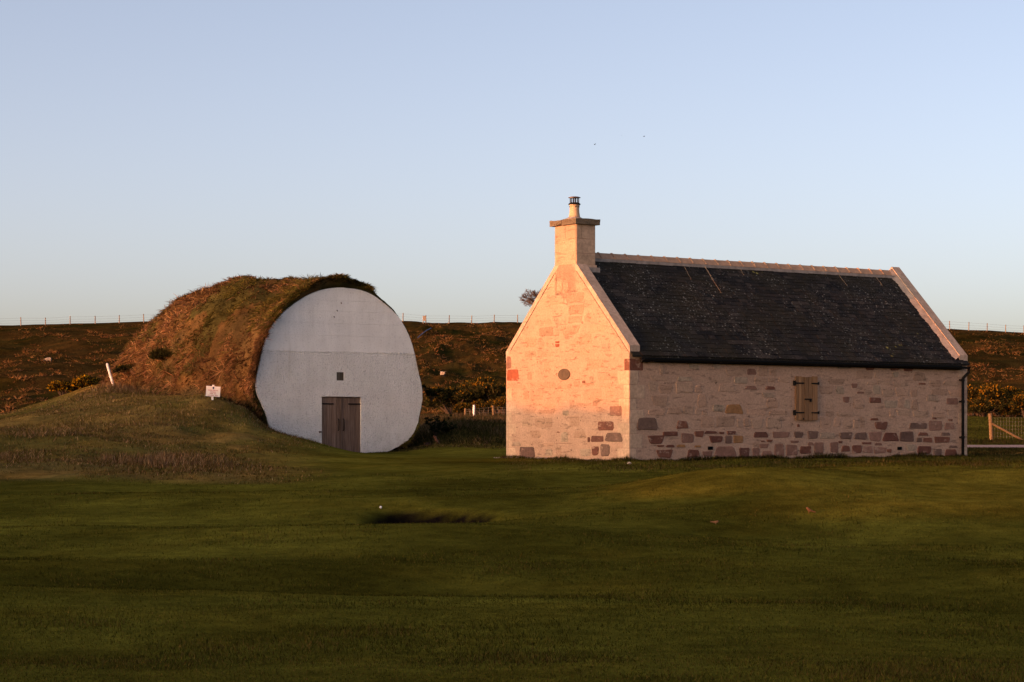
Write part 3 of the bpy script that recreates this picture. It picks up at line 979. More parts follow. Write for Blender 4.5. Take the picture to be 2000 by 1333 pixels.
# shutter: planks in two leaves
shu = MB(); shu.box(SH0[0] + .02, SH1[0] - .02, -.03, .01, SH0[1] + .03, SH1[1] - .04)
shutter = shu.build("shutter", M['door'], cottage)
pw = (SH1[0] - SH0[0])
cuts = [0, .125, .26, .39, .56, .755, 1.0]
for i in range(6):
    a, b = SH0[0] + cuts[i] * pw + .004, SH0[0] + cuts[i + 1] * pw - .004
    top = [0, 0, -.015, -.02, -.015, .004][i]
    bot = [.0, .0, .0, -.012, -.012, .0][i]
    m_ = MB(); m_.box(a, b, -.062 - .005 * (i == 3), -.031, SH0[1] + bot, SH1[1] + top)
    m_.build("plank", M['shutter'], shutter, bevel=.003)
for zz in (SH0[1] + .17 * (SH1[1] - SH0[1]), SH0[1] + .84 * (SH1[1] - SH0[1])):
    for sgn in (0, 1):
        h = MB()
        if sgn == 0:
            h.box(SH0[0] - .05, SH0[0] - .02, -.075, -.002, zz - .06, zz + .065)
            h.box(SH0[0] - .03, SH0[0] + .36 * pw, -.076, -.066, zz - .016, zz + .018)
        else:
            h.box(SH1[0] + .015, SH1[0] + .045, -.075, -.002, zz - .03, zz + .035)
            h.box(SH1[0] - .3 * pw, SH1[0] + .03, -.076, -.0665, zz - .016, zz + .016)
        h.build("hinge", M['black'], shutter)
h = MB(); zz = SH0[1] + .475 * (SH1[1] - SH0[1])
h.box(SH0[0] + .38 * pw, SH0[0] + .70 * pw, -.085, -.068, zz - .012, zz + .018)
h.box(SH0[0] + .62 * pw, SH0[0] + .68 * pw, -.09, -.068, zz - .06, zz - .01)
h.build("bolt", M['black'], shutter)
h = MB(); h.box(SH0[0] + .31 * pw, SH0[0] + .345 * pw, -.075, -.066, SH0[1] + .01, SH0[1] + .06)
h.build("latch", M['black'], shutter)

# chimney
CY0, CY1, CX1 = CW * .4137, CW * .5863, .585
CT = 5.735
core = MB(); core.box(.0, CX1, CY0, CY1, HE + 1.2, CT)
chim = core.build("chimney", M['mortar'], cottage)
zc_ = [HE + SL * CY0 + .0, 5.03, 5.385, CT - .004]
zc_[0] = 4.76
def block(face, a, b, z0, z1):
    m_ = MB(); g_ = .005; d = random.uniform(.006, .012)
    if face == 'g': m_.box(-d, .05, a + g_, b - g_, z0 + g_, z1 - g_)
    elif face == 's': m_.box(a + g_, b - g_, CY0 - d, CY0 + .05, z0 + g_, z1 - g_)
    elif face == 'r': m_.box(a + g_, b - g_, CY1 - .05, CY1 + d, z0 + g_, z1 - g_)
    else: m_.box(CX1 - .05, CX1 + d, a + g_, b - g_, z0 + g_, z1 - g_)
    m_.build("block", M['pink' if face == 'g' else 'quoin'], chim, bevel=.006)
for i in range(3):
    z0, z1 = zc_[i], zc_[i + 1]
    cg = [[.5], [.62], [.48]][i]; cs = [[.0], [.42], [.27]][i]
    ed = [CY0 + .003] + ([CY0 + cg[0] * (CY1 - CY0)] if i == 2 else []) + [CY1 - .003]
    for a, b in zip(ed[:-1], ed[1:]): block('g', a, b, z0, z1); block('b', a, b, z0, z1)
    ed = [.003] + ([cs[0] * CX1] if i == 2 else []) + [CX1 - .003]
    for a, b in zip(ed[:-1], ed[1:]): block('s', a, b, z0, z1); block('r', a, b, z0, z1)
b = MB(); b.box(.02, CX1 + .03, CY0 - .03, CY0 + .05, 4.66, 4.757)
b.box(CX1 - .04, CX1 + .031, CY0 + .051, CY1 + .03, 4.9, 5.0)
b.build("weathering_course", M['quoin'], chim, bevel=.008)
# cap slab in two rough stones
for (a, b_) in ((CY0 - .09, CY0 + .5), (CY0 + .515, CY1 + .12)):
    bm = bmesh.new()
    bmesh.ops.create_cube(bm, size=1)
    bmesh.ops.subdivide_edges(bm, edges=bm.edges[:], cuts=5, use_grid_fill=True)
    for v in bm.verts:
        x = -.08 + (v.co.x + .5) * (CX1 + .17)
        y = a + (v.co.y + .5) * (b_ - a)
        zz = CT + .001 + (v.co.z + .5) * .135
        nn = fbm(x * 9, y * 9, zz * 9, 3, 44)
        o_ = .011 * float(nn)
        v.co = Vector((x + o_ * np.sign(v.co.x), y + o_ * .4 * np.sign(v.co.y), zz + (o_ * 1.4 if v.co.z > 0 else 0)))
        if v.co.z < CT + .05 and a > CY0 and v.co.x < .0 and y < a + .22:
            v.co.z += .05 * (1 - (y - a) / .22)
    me = bpy.data.meshes.new("cap_slab"); bm.to_mesh(me); bm.free()
    me.materials.append(M['capstone'])
    link("cap_slab", me, chim)
PC = (CX1 * .47, CW / 2 - .0, 0)
m_ = MB(); m_.lathe([(.285, CT + .128), (.26, CT + .155), (.19, CT + .19), (.145, CT + .215)], PC, 22)
fo = m_.build("flaunching", M['lead'], chim, smooth=True)
PZ = CT + .2
m_ = MB(); m_.lathe([(.14, PZ), (.136, PZ + .05), (.122, PZ + .13), (.118, PZ + .24), (.121, PZ + .285), (.128, PZ + .288), (.128, PZ + .325), (.1, PZ + .325)], PC, 24)
m_.build("chimney_pot", M['pot'], chim, smooth=True)
m_ = MB(); m_.lathe([(.150, PZ + .318), (.146, PZ + .345), (.11, PZ + .37), (.09, PZ + .37)], PC, 20)
for k in range(4):
    a = k * math.pi / 2 + 1.2
    m_.box(PC[0] + .112 * math.cos(a) - .012, PC[0] + .112 * math.cos(a) + .012, PC[1] + .112 * math.sin(a) - .012, PC[1] + .112 * math.sin(a) + .012, PZ + .25, PZ + .33)
    m_.box(PC[0] + .088 * math.cos(a) - .011, PC[0] + .088 * math.cos(a) + .011, PC[1] + .088 * math.sin(a) - .011, PC[1] + .088 * math.sin(a) + .011, PZ + .36, PZ + .495)
cowl = m_.build("cowl", M['black'], chim)
m_ = MB(); m_.lathe([(.155, PZ + .49), (.15, PZ + .5), (.1, PZ + .517), (.03, PZ + .526)], PC, 20)
m_.build("cowl_cap", M['steel'], chim, smooth=True)
m_ = MB()
for k in range(26):
    a = 2 * math.pi * k / 26
    m_.tube([(PC[0] + .118 * math.cos(a), PC[1] + .118 * math.sin(a), PZ + .36), (PC[0] + .118 * math.cos(a), PC[1] + .118 * math.sin(a), PZ + .495)], .0016, 4)
for zz in np.linspace(PZ + .375, PZ + .485, 6):
    m_.tube([(PC[0] + .118 * math.cos(2 * math.pi * k / 26), PC[1] + .118 * math.sin(2 * math.pi * k / 26), zz) for k in range(27)], .0014, 4)
m_.build("cowl_mesh", M['wire'], chim)

# pale streaks running down the slates from the ridge fixings
for (xa, ya, xb, yb) in ((1332, 513, 1350, 546), (1371, 513, 1409, 573), (1374, 516, 1392, 545), (1443, 518, 1453, 538), (1630, 527, 1655, 559), (1606, 527, 1614, 538), (1711, 541, 1724, 559), (1650, 530, 1653, 538)):
    def on_roof(px, py):
        org = cR @ (Vector((0, 0, EYE)) - C0); d = cR @ Vector(((px - 1000) / F, 1, (HY - py) / F))
        t = (org.z - (HE - .085 + SL * org.y)) / (SL * d.y - d.z)
        return org + d * t
    a, b = on_roof(xa, ya), on_roof(xb, yb)
    m_ = MB(); N_ = 7
    pts = [a.lerp(b, i / (N_ - 1)) + Vector((random.uniform(-.012, .012), 0, 0)) for i in range(N_)]
    m_.tube(pts, [.005 * (1 - .6 * i / N_) for i in range(N_)], 4)
    m_.build("lichen_streak", M['faint'], roof)

# ------------------------------------------------------------------ ice house
AL = 0.571
I0 = Vector((-5.08, 66.0, 0.0))
ice = thing("ice_house", I0, AL, "turf-covered ice house with round white front wall and wooden doors", "ice house")
iR = Matrix.Rotation(-AL, 3, 'Z')
fac = lambda px, py: (lambda v: (v.x, v.z))(to_local(I0, iR, px, py, 'y'))
OZ = [(640,112),(560,125),(470,150),(390,195),(310,250),(240,315),(185,375),(160,420),(135,480),(115,560),(95,680),(78,740),(58,815),(80,870),(112,930),(142,990),(165,1060),(172,1140),(160,1420),
      (640,1400),(820,1330),(900,1300),(1000,1272),(1060,1242),(1150,1192),(1195,1135),(1212,1060),(1232,980),(1247,900),(1246,850),(1230,770),(1210,690),(1195,600),(1165,490),(1130,410),(1090,335),(1040,280),(970,220),(890,160),(850,142),(760,122)]
out0 = [fac(480 + x * .27757, 530 + y * .27757) for x, y in OZ]
def resample(poly, n, closed=True):
    p = np.array(poly + ([poly[0]] if closed else []))
    d = np.concatenate([[0], np.cumsum(np.linalg.norm(np.diff(p, axis=0), axis=1))])
    t = np.linspace(0, d[-1], n + (1 if closed else 0))
    q = np.stack([np.interp(t, d, p[:, 0]), np.interp(t, d, p[:, 1])], 1)
    return q[:-1] if closed else q
ol = resample(out0, 220)
k5 = np.array([1, 2, 3, 2, 1]) / 9.
for _ in range(5):
    ol = np.stack([np.convolve(np.concatenate([ol[-2:, c], ol[:, c], ol[:2, c]]), k5, 'valid') for c in (0, 1)], 1)
cen = np.array([0.0, 2.4])
rad = ol - cen
lowm = sstep(2.6, 1.6, ol[:, 1])
ol = cen + rad * (1 + (.0015 + .002 * lowm) * noise3(np.arange(220) * .45, 0, 0, 31) + (.001 + .002 * lowm) * noise3(np.arange(220) * 1.3, 0, 0, 32))[:, None]
ZJ = fac(520, 684)[1]

def clip_z(poly, z0, z1):
    def cut(p, zz, keep_above):
        r = []
        for i in range(len(p)):
            a, b = p[i], p[(i + 1) % len(p)]
            ia = (a[1] >= zz) == keep_above or a[1] == zz
            ib = (b[1] >= zz) == keep_above or b[1] == zz
            if ia: r.append(a)
            if ia != ib:
                t = (zz - a[1]) / (b[1] - a[1])
                r.append((a[0] + t * (b[0] - a[0]), zz))
        return r
    p = [tuple(q) for q in poly]
    p = cut(p, z0, True)
    return cut(p, z1, False)

def prism(name, loops, y0, y1, mat, parent):
    """polygon with holes in the (x,z) plane, from y0 (front) to y1."""
    tri = tessellate_polygon([[Vector((a, b, 0)) for a, b in lp] for lp in loops])
    flat = [p for lp in loops for p in lp]
    n = len(flat)
    V = [(a, y0, b) for a, b in flat] + [(a, y1, b) for a, b in flat]
    Fc = []
    for t in tri:
        a, b, c = [Vector(flat[i]) for i in t]
        t = t if (b - a).cross(c - a) > 0 else t[::-1]
        Fc.append(tuple(t)); Fc.append(tuple(n + i for i in t[::-1]))
    s = 0
    for li, lp in enumerate(loops):
        ar = sum(lp[i][0] * lp[(i + 1) % len(lp)][1] - lp[(i + 1) % len(lp)][0] * lp[i][1] for i in range(len(lp)))
        for i in range(len(lp)):
            a, b = s + i, s + (i + 1) % len(lp)
            f = (a, n + a, n + b, b)
            Fc.append(f if (ar > 0) == (li == 0) else f[::-1])
        s += len(lp)
    o = mk(name, V, Fc, mat, parent)
    return o

D0, D1 = fac(628.5, 900), fac(705.0, 775.5)
D0 = (D0[0], -0.05)
H0, H1 = fac(657.5, 743.5), fac(672, 727.5)
def rect(a, b, j=0):
    return [(a[0], a[1]), (b[0], a[1]), (b[0], b[1]), (a[0], b[1])]
low = clip_z(ol, -9, ZJ)
front_wall = prism("front_wall", [low, rect(D0, D1), rect(H0, H1)], 0.0, 0.4, M['rough_white'], ice)
bk_ = [(c + .0) for c in (0,)]
inner = [tuple(cen + (np.array(p) - cen) * .985) for p in ol]
prism("backing_wall", [inner], .402, .6, M['mortar'], ice)
zl = [ZJ + .003] + [fac(660, 530 + y * .27757)[1] for y in (455, 368, 283, 208)] + [9]
for a, b in zip(zl[:-1], zl[1:]):
    pl = clip_z(ol, a, b - .003)
    if len(pl) > 2:
        prism("concrete_lift", [pl], -.002 + random.uniform(-.003, .004), .4, M['smooth_white'], ice)
# low ledge between the roughcast and the concrete lifts
lx = [p for p in clip_z(ol, ZJ - .03, ZJ + .001)]
x0_, x1_ = min(p[0] for p in lx) + .03, max(p[0] for p in lx) - .03
m_ = MB(); N_ = 60
for i in range(N_ + 1):
    x = x0_ + (x1_ - x0_) * i / N_
    d = .006 + .010 * float(noise3(x * 6, 3, 0, 9)); zz = ZJ + .008 * float(noise3(x * 3, 8, 0, 9))
    m_.v += [(x, .012, zz - .05), (x, -d, zz - .03), (x, -d * .8, zz + .012), (x, .014, zz + .03)]
for i in range(N_):
    for k in range(3):
        a = i * 4 + k
        m_.f.append((a, a + 4, a + 5, a + 1))
m_.build("render_ledge", M['rough_white'], ice)
# three small iron hooks up the wall
for (px_, py_) in ((666, 592), (658, 606.5), (652, 619)):
    u, zz = fac(px_, py_)
    m_ = MB(); m_.tube([(u, .03, zz), (u, -.03, zz), (u, -.035, zz - .03)], .012, 6)
    m_.build("iron_hook", M['rust'], ice)
u, zz = fac(625.5, 844)
m_ = MB(); m_.box(u - .045, u + .03, -.03, .03, zz - .02, zz + .02, .006); m_.tube([(u - .03, -.03, zz), (u - .05, -.05, zz - .03)], .012, 6)
m_.build("iron_hasp", M['rust'], ice)
# hatch
m_ = MB(); m_.box(H0[0] - .02, H1[0] + .02, .05, .08, H0[1] - .02, H1[1] + .02)
hatch = m_.build("hatch", M['hatch'], ice)
for i in range(4):
    a = H0[0] + (H1[0] - H0[0]) * i / 4; b = H0[0] + (H1[0] - H0[0]) * (i + 1) / 4
    m_ = MB(); m_.box(a + .002, b - .002, .03, .049, H0[1] + .003, H1[1] - .003)
    m_.build("slat", M['hatch'], hatch)
# double doors
dm = (D0[0] + D1[0]) / 2 + .0
for li, (a, b) in enumerate(((D0[0] + .012, dm - .004), (dm + .004, D1[0] - .008))):
    m_ = MB(); m_.box(a, b, .075, .1, D0[1] - .1, D1[1] - .015)
    door = m_.build("door", M['door'], ice)
    n = 4
    cu = [0, .27, .52, .78, 1] if li == 0 else [0, .2, .48, .75, 1]
    for i in range(n):
        p0, p1 = a + (b - a) * cu[i], a + (b - a) * cu[i + 1]
        m_ = MB(); m_.box(p0 + .003, p1 - .003, .042 + random.uniform(-.003, .003), .074, D0[1] - .1, D1[1] - .012 - random.uniform(0, .01))
        m_.build("plank", M['door'], door, bevel=.003)
    zz = D1[1] - .215
    m_ = MB()
    if li == 0: m_.box(a - .02, a + .62 * (b - a), .026, .038, zz - .018, zz + .018)
    else: m_.box(b - .62 * (b - a), b + .02, .026, .038, zz - .018, zz + .018)
    m_.build("strap_hinge", M['black'], door)
    hx = b - .085 if li == 0 else a + .075
    m_ = MB(); zz = D1[1] - .82
    m_.tube([(hx, .04, zz - .18), (hx, .0, zz - .15), (hx, -.01, zz), (hx, .0, zz + .14), (hx, .04, zz + .17)], .013, 6)
    m_.build("handle", M['black'], door)
m_ = MB(); m_.box(dm - .022, dm + .022, .028, .041, D0[1] - .1, D1[1] - .02)
m_.build("cover_strip", M['door'], ice)
m_ = MB(); m_.box(D0[0] - .03, D1[0] + .03, -.012, .02, D1[1] + .004, D1[1] + .035, .006)
m_.build("drip_lintel", M['rough_white'], ice)

# turf mound: cross-sections swept from the front wall backwards
ordr = np.argsort(-np.arctan2(ol[:, 1] - 1.2, ol[:, 0]))
ang = np.arctan2(ol[:, 1] - 1.0, ol[:, 0])
NP = 170
phi = np.linspace(-.75, math.pi + .75, NP)        # 0 = right side, pi = left side
angu = np.where(ang < -math.pi / 2, ang + 2 * math.pi, ang)
so = np.argsort(angu)
rad_ = np.hypot(ol[:, 0], ol[:, 1] - 1.0)
Rf = np.interp(phi, angu[so], rad_[so])
us = np.concatenate([[-.14, -.13, -.06, .0, .08, .2], np.linspace(.4, 13.3, 100)])
def section(u):
    thick = .012 + .30 * np.exp(-((phi - 1.72) / .46) ** 2) * sstep(1.16, 1.34, phi) + .10 * sstep(1.9, 2.5, phi)
    fx = (Rf + thick) * np.cos(phi); fz = 1.0 + (Rf + thick) * np.sin(phi)
    aL = 3.25 + .40 * sstep(0, 7, u); aR = 3.3 + .75 * sstep(.2, 3, u)
    top = 5.28 + .12 * sstep(0, 5, u) - .22 * sstep(6, 10.5, u)
    end = np.sqrt(max(0.0, 1 - min(1, max(0, (u - 7.3) / 5.6)) ** 2.3))
    hgt = (top - .2) * end
    a = np.where(np.cos(phi) > 0, aR, aL) * (.55 + .45 * end)
    pw_ = 1.06
    gx = a * np.cos(phi); gz = .2 + hgt * np.sign(np.sin(phi)) * np.abs(np.sin(phi)) ** pw_
    # slump the left flank outwards below
    w_ = sstep(.0, 3.4, u)
    x = fx * (1 - w_) + gx * w_; z_ = fz * (1 - w_) + gz * w_
    sh = 1 - .13 * np.exp(-((phi - .85) / .36) ** 2) * sstep(.3, 1.0, u) * (1 - sstep(4, 9, u))
    return x * sh, 1.0 + (z_ - 1.0) * sh
SX, SU, SZ = [], [], []
for u in us:
    x, z_ = section(u)
    SX.append(x); SZ.append(z_); SU.append(np.full(NP, u))
SX, SU, SZ = np.array(SX), np.array(SU), np.array(SZ)
nrx, nrz = np.cos(phi)[None] * np.ones_like(SX), np.sin(phi)[None] * np.ones_like(SX)
lump = .13 * fbm(SX * .55, SU * .55, SZ * .55, 3, 51) + .13 * fbm(SX * 1.6, SU * 1.6, SZ * 1.6, 3, 52)
lump = lump * sstep(-.2, 1.2, SU) + (.05 * fbm(SX * 2.6, SU, SZ * 2.6, 3, 53)) * sstep(1.5, .3, SU)
lump = np.where((np.cos(phi)[None] > .15) & (SU < .5), lump * .25, lump)
SX = SX + nrx * lump; SZ = SZ + nrz * lump
SU = SU + np.where(SU < .15, .17 * (1 - np.exp(-((phi[None] - 1.75) / .75) ** 4)), 0)
# ragged front lip: bring it back to hug the wall on the right
SU = SU + np.where(SU < .05, .10 * fbm(SX * 1.9, 0, SZ * 1.9, 3, 54), 0)
inner_x = (Rf - .03) * np.cos(phi); inner_z = 1.0 + (Rf - .03) * np.sin(phi)
VX = np.concatenate([[inner_x], SX]); VU = np.concatenate([[np.full(NP, .45)], SU]); VZ = np.concatenate([[inner_z], SZ])
mid_x = (Rf + .015) * np.cos(phi); mid_z = 1.0 + (Rf + .015) * np.sin(phi)
VX = np.concatenate([[inner_x], [mid_x], SX]); VU = np.concatenate([[np.full(NP, .45)], [np.full(NP, .03)], SU]); VZ = np.concatenate([[inner_z], [mid_z], SZ])
nr, nc = VX.shape
idm = np.arange(nr * nc).reshape(nr, nc)
Qm = np.stack([idm[:-1, :-1], idm[:-1, 1:], idm[1:, 1:], idm[1:, :-1]], -1).reshape(-1, 4)[:, ::-1]
gn = fbm(VX * .6, VU * .6, VZ * .6, 3, 55)[..., None]
MC = np.array([.085, .052, .021]) + np.array([.03, .010, .002]) * gn
MC = np.where(gn > .35, np.array([.05, .044, .015]), MC)
MC = np.clip(MC, .01, 1)
mound = fast_mesh("turf_mound", np.stack([VX, VU, VZ], -1).reshape(-1, 3), Qm, MC.reshape(-1, 3), M['ground'], ice, smooth=True, quads=True)

# long dead grass over the mound
def mound_grass(n):
    iu = RNG.uniform(1.5, nr - 1.01, n); ip = RNG.uniform(6, nc - 7, n)
    iu[:n // 11] = RNG.uniform(1.6, 6, n // 11); ip[:n // 11] = RNG.uniform(.44, .74, n // 11) * nc
    a = iu.astype(int); b = ip.astype(int); fa, fb_ = iu - a, ip - b
    def S(A): return A[a, b] * (1 - fa) * (1 - fb_) + A[a + 1, b] * fa * (1 - fb_) + A[a, b + 1] * (1 - fa) * fb_ + A[a + 1, b + 1] * fa * fb_
    B = np.stack([S(VX), S(VU), S(VZ)], 1)
    ph = np.interp(ip, np.arange(NP), phi)
    N_ = np.stack([np.cos(ph), np.zeros(n), np.sin(ph)], 1)
    endt = np.clip((B[:, 1] - 7.4) / 5.9, 0, 1)
    N_[:, 1] += endt * 1.2
    N_ = unit(N_)
    return B, N_, ph
def keep_mound(B, ph):
    # drop what lies under the terrain
    c, s = math.cos(AL), math.sin(AL)
    wx = I0.x + B[:, 0] * c - B[:, 1] * s; wy = I0.y + B[:, 0] * s + B[:, 1] * c
    k = (B[:, 2] > zt(wx, wy) - .05) & (ph > -.3) & (ph < math.pi + .35)
    k &= ~((B[:, 1] < 1.1) & (ph < 1.27) & (ph > .2) & (RNG.uniform(0, 1, len(B)) < .985))
    return k
B, N_, ph = mound_grass(26000)
kk = keep_mound(B, ph)
B, N_, ph = B[kk], N_[kk], ph[kk]
nt = len(B)
tsz = RNG.uniform(.55, 1.5, nt) * (1 + .45 * fbm(B[:, 0] * .8, B[:, 1] * .8, B[:, 2] * .8, 2, 57))
tsz = tsz * np.where(B[:, 1] < .5, .6, 1)
straw = pick([(.24, .128, .060), (.18, .096, .044), (.28, .158, .076), (.135, .071, .031), (.075, .043, .018), (.20, .104, .044)], nt, .35)
greenish = pick([(.085, .070, .018), (.10, .078, .020), (.065, .056, .014)], nt)
gm_ = (fbm(B[:, 0] * .45, B[:, 1] * .45, B[:, 2] * .45, 3, 60) + RNG.normal(0, .25, nt)) > .40
topdark = (B[:, 1] < 1.8) & (ph > .6) & (ph < 1.9) & (RNG.uniform(0, 1, nt) < .8)
Ct = np.where((gm_ | topdark)[:, None], greenish, straw)
cl_ = fbm(B[:, 0] * 1.5, B[:, 1] * 1.5, B[:, 2] * 1.5, 3, 66)
Ct = Ct * np.clip(.88 + .9 * cl_, .28, 1.55)[:, None]
tsz = tsz * np.clip(1 + .7 * cl_, .5, 1.7)
NB = 8
B = np.repeat(B, NB, 0); N_ = np.repeat(N_, NB, 0); n = len(B)
tsz = np.repeat(tsz, NB); Ct = np.repeat(Ct, NB, 0)
rad3 = RNG.normal(0, 1, (n, 3)); rad3 -= N_ * (rad3 * N_).sum(1, keepdims=True); rad3 = unit(rad3)
B = B + rad3 * (RNG.uniform(0, .07, n) * tsz)[:, None] - N_ * .02
D = unit(N_ * RNG.uniform(.25, 1.0, (n, 1)) + rad3 * .75 + np.array([0, 0, -.35]) + RNG.normal(0, .15, (n, 3)))
Wd = unit(np.cross(D, RNG.normal(0, 1, (n, 3))))
Cb = Ct * RNG.uniform(.55, 1.25, (n, 1))
ln = RNG.uniform(.09, .21, n) * tsz
g_ = blades("mound_grass", B, D, Wd, ln, RNG.uniform(.012, .024, n), Cb, M['grass'], ice, droop=.18)
g_["kind"] = "stuff"
# a few dark green tufts (young gorse and rushes) growing in the mound
tuft_B, tuft_D, tuft_h, tuft_c = [], [], [], []
c_, s_ = math.cos(AL), math.sin(AL)

# ------------------------------------------------------------------ grass on the ground
def frame_samples(n, y0, y1, p0, p1, power=2.0):
    """random ground points, denser near the viewer side of the range."""
    t = RNG.uniform(0, 1, n)
    if power == 1.0:
        Y = y0 * (y1 / y0) ** t
    else:
        e = 1 - power
        Y = (y0 ** e + t * (y1 ** e - y0 ** e)) ** (1 / e)
    px = RNG.uniform(p0, p1, n)
    X = (px - 1000) / F * Y
    return X, Y, px

def house_clear(X, Y, m=.0):
    lx = (X - C0.x) * math.cos(TH) + (Y - C0.y) * math.sin(TH)
    ly = -(X - C0.x) * math.sin(TH) + (Y - C0.y) * math.cos(TH)
    ins = (lx > -m) & (lx < CL + m) & (ly > -m) & (ly < CW + m)
    return ~ins

def mound_clear(X, Y):
    lx = (X - I0.x) * math.cos(AL) + (Y - I0.y) * math.sin(AL)
    ly = -(X - I0.x) * math.sin(AL) + (Y - I0.y) * math.cos(AL)
    return ~((np.abs(lx) < 2.6) & (ly > 0.02) & (ly < 11))

def lawn(name, X, Y, h, w, C, lean=.5, simple=True, droop=0.0, wind=(0, 0), soft=.25):
    n = len(X)
    Z = zt(X, Y) - .004
    B = np.stack([X, Y, Z], 1)
    D = unit(np.stack([RNG.normal(wind[0], lean, n), RNG.normal(wind[1], lean, n), np.ones(n)], 1))
    Wd = unit(np.stack([RNG.normal(0, 1, n), RNG.normal(0, .5, n), RNG.normal(0, .15, n)], 1))
    o = blades(name, B, D, Wd, h, w, C, M['grass'], None, simple, droop)
    e = .25
    gx = (zt(X + e, Y) - zt(X - e, Y)) / (2 * e); gy = (zt(X, Y + e) - zt(X, Y - e)) / (2 * e)
    G = unit(unit(np.stack([-gx, -gy, np.ones(n)], 1)) + soft * RNG.normal(0, 1, (n, 3)))
    G[:, 2] = np.abs(G[:, 2])
    set_normals(o, np.repeat(G, 3 if simple else 5, 0))
    o["kind"] = "stuff"
    return o

# mown fairway
X, Y, px = frame_samples(260000, 12.5, 47, -250, 2250, 1.6)
k = (rough_mask(X, Y) < RNG.uniform(0, .6, len(X))) & (pit_mask(X, Y) < RNG.uniform(.004, .05, len(X)))
X, Y = X[k], Y[k]
n = len(X)
patch = fbm(X * .35, Y * .35, 0, 3, 71)
C = np.array([.077, .074, .0105]) * (1 + .34 * patch[:, None]) * (1 + .55 * RNG.uniform(-1, 1, (n, 1)))
p2 = fbm(X * .9, Y * .9, 0, 3, 78)
dead = RNG.uniform(0, 1, n) < (.10 + .10 * patch + .5 * np.clip(p2 - .35, 0, 1) + .35 * sstep(17.5, 14.5, Y))
C[dead] = pick([(.16, .105, .028), (.14, .095, .025)], int(dead.sum()))
o = lawn("fairway_grass", X, Y, RNG.uniform(.014, .036, n) * (1 + .6 * np.clip(p2, -.5, 1)), .003 + .00016 * Y, C, .55, soft=.4)
tag(o, "short mown olive green grass of the fairway in the foreground", "grass")

# unmown strip in front of the cottage
X, Y, px = frame_samples(90000, 46, 66, 940, 2150, 1.0)
k = (rough_mask(X, Y) * 1.6 > RNG.uniform(0, 1, len(X))) & house_clear(X, Y, .02)
X, Y = X[k], Y[k]; n = len(X)
patch = fbm(X * .8, Y * .8, 0, 3, 72)
C = pick([(.095, .085, .012), (.115, .092, .017), (.075, .075, .012)], n)
dd = RNG.uniform(0, 1, n) < .25 + .3 * patch
C[dd] = pick([(.22, .145, .05), (.18, .12, .04)], int(dd.sum()))
o = lawn("rough_strip_grass", X, Y, RNG.uniform(.03, .085, n) * (1 + .5 * patch), RNG.uniform(.006, .011, n), C, .6)
tag(o, "tufty green grass along the foot of the cottage walls", "grass")

# longer grass left by the mower against the walls
wx_, wy_ = [], []
for (ax, ay, bx_, by_, m_) in ((-.16, -.16, CL + .15, -.02, 5200), (-.16, -.1, -.02, CW + .1, 2400)):
    lx, ly = RNG.uniform(ax, bx_, m_), RNG.uniform(ay, by_, m_)
    wx_.append(C0.x + lx * math.cos(TH) - ly * math.sin(TH)); wy_.append(C0.y + lx * math.sin(TH) + ly * math.cos(TH))
X, Y = np.concatenate(wx_), np.concatenate(wy_); n = len(X)
patch = fbm(X * 1.6, Y * 1.6, 0, 3, 79)
C = pick([(.085, .080, .012), (.11, .09, .018), (.065, .068, .012), (.20, .13, .045)], n)
o = lawn("wall_foot_grass", X, Y, RNG.uniform(.03, .11, n) * (1 + .9 * np.clip(patch, -.8, 1)), RNG.uniform(.007, .014, n), C, .4, simple=False)
tag(o, "fringe of longer grass touching the foot of the cottage walls", "grass")

# bank of dead grass on the left
X, Y, px = frame_samples(200000, 44.5, 78, -260, 690, 1.0)
tall = fbm(X * .42, Y * .30, 0, 3, 73)
zone = np.exp(-((px - 290) / 170) ** 2 - ((Y - 49.8) / 2.9) ** 2) * 1.0 + np.exp(-((px - 40) / 170) ** 2 - ((Y - 56.5) / 1.5) ** 2) * .7 + np.exp(-((px - 30) / 140) ** 2 - ((Y - 50.5) / 2.0) ** 2) * .45 \
    + np.exp(-((px - 520) / 60) ** 2 - ((Y - 66.4) / 1.6) ** 2) * 1.0 + np.exp(-((px - 230) / 110) ** 2 - ((Y - 70.0) / 3.0) ** 2) * .7
zone = zone * np.clip(.45 + 1.1 * fbm(X * .9, Y * .7, 0, 3, 77), 0, 1.2)
k = (rough_mask(X, Y) > RNG.uniform(.1, .9, len(X))) & mound_clear(X, Y) & (RNG.uniform(0, 1, len(X)) < .35 + .4 * tall + zone)
X, Y, tall, zone, px = X[k], Y[k], tall[k], zone[k], px[k]; n = len(X)
C = pick([(.165, .115, .026), (.19, .12, .034), (.13, .105, .022), (.21, .125, .040)], n)
st = RNG.uniform(0, 1, n) < np.clip(.15 + .25 * tall + .8 * zone, 0, .92)
C[st] = pick([(.50, .29, .135), (.43, .24, .105), (.55, .34, .17), (.34, .185, .08)], int(st.sum()))
hh = RNG.uniform(.03, .08, n) * (1 + .5 * tall) + zone * RNG.uniform(.05, .36, n)
o = lawn("bank_grass", X, Y, hh, RNG.uniform(.006, .014, n), C, .42, simple=False, droop=.12, wind=(.12, 0))
tag(o, "dry tan and green rough grass on the bank left of the ice house", "grass")

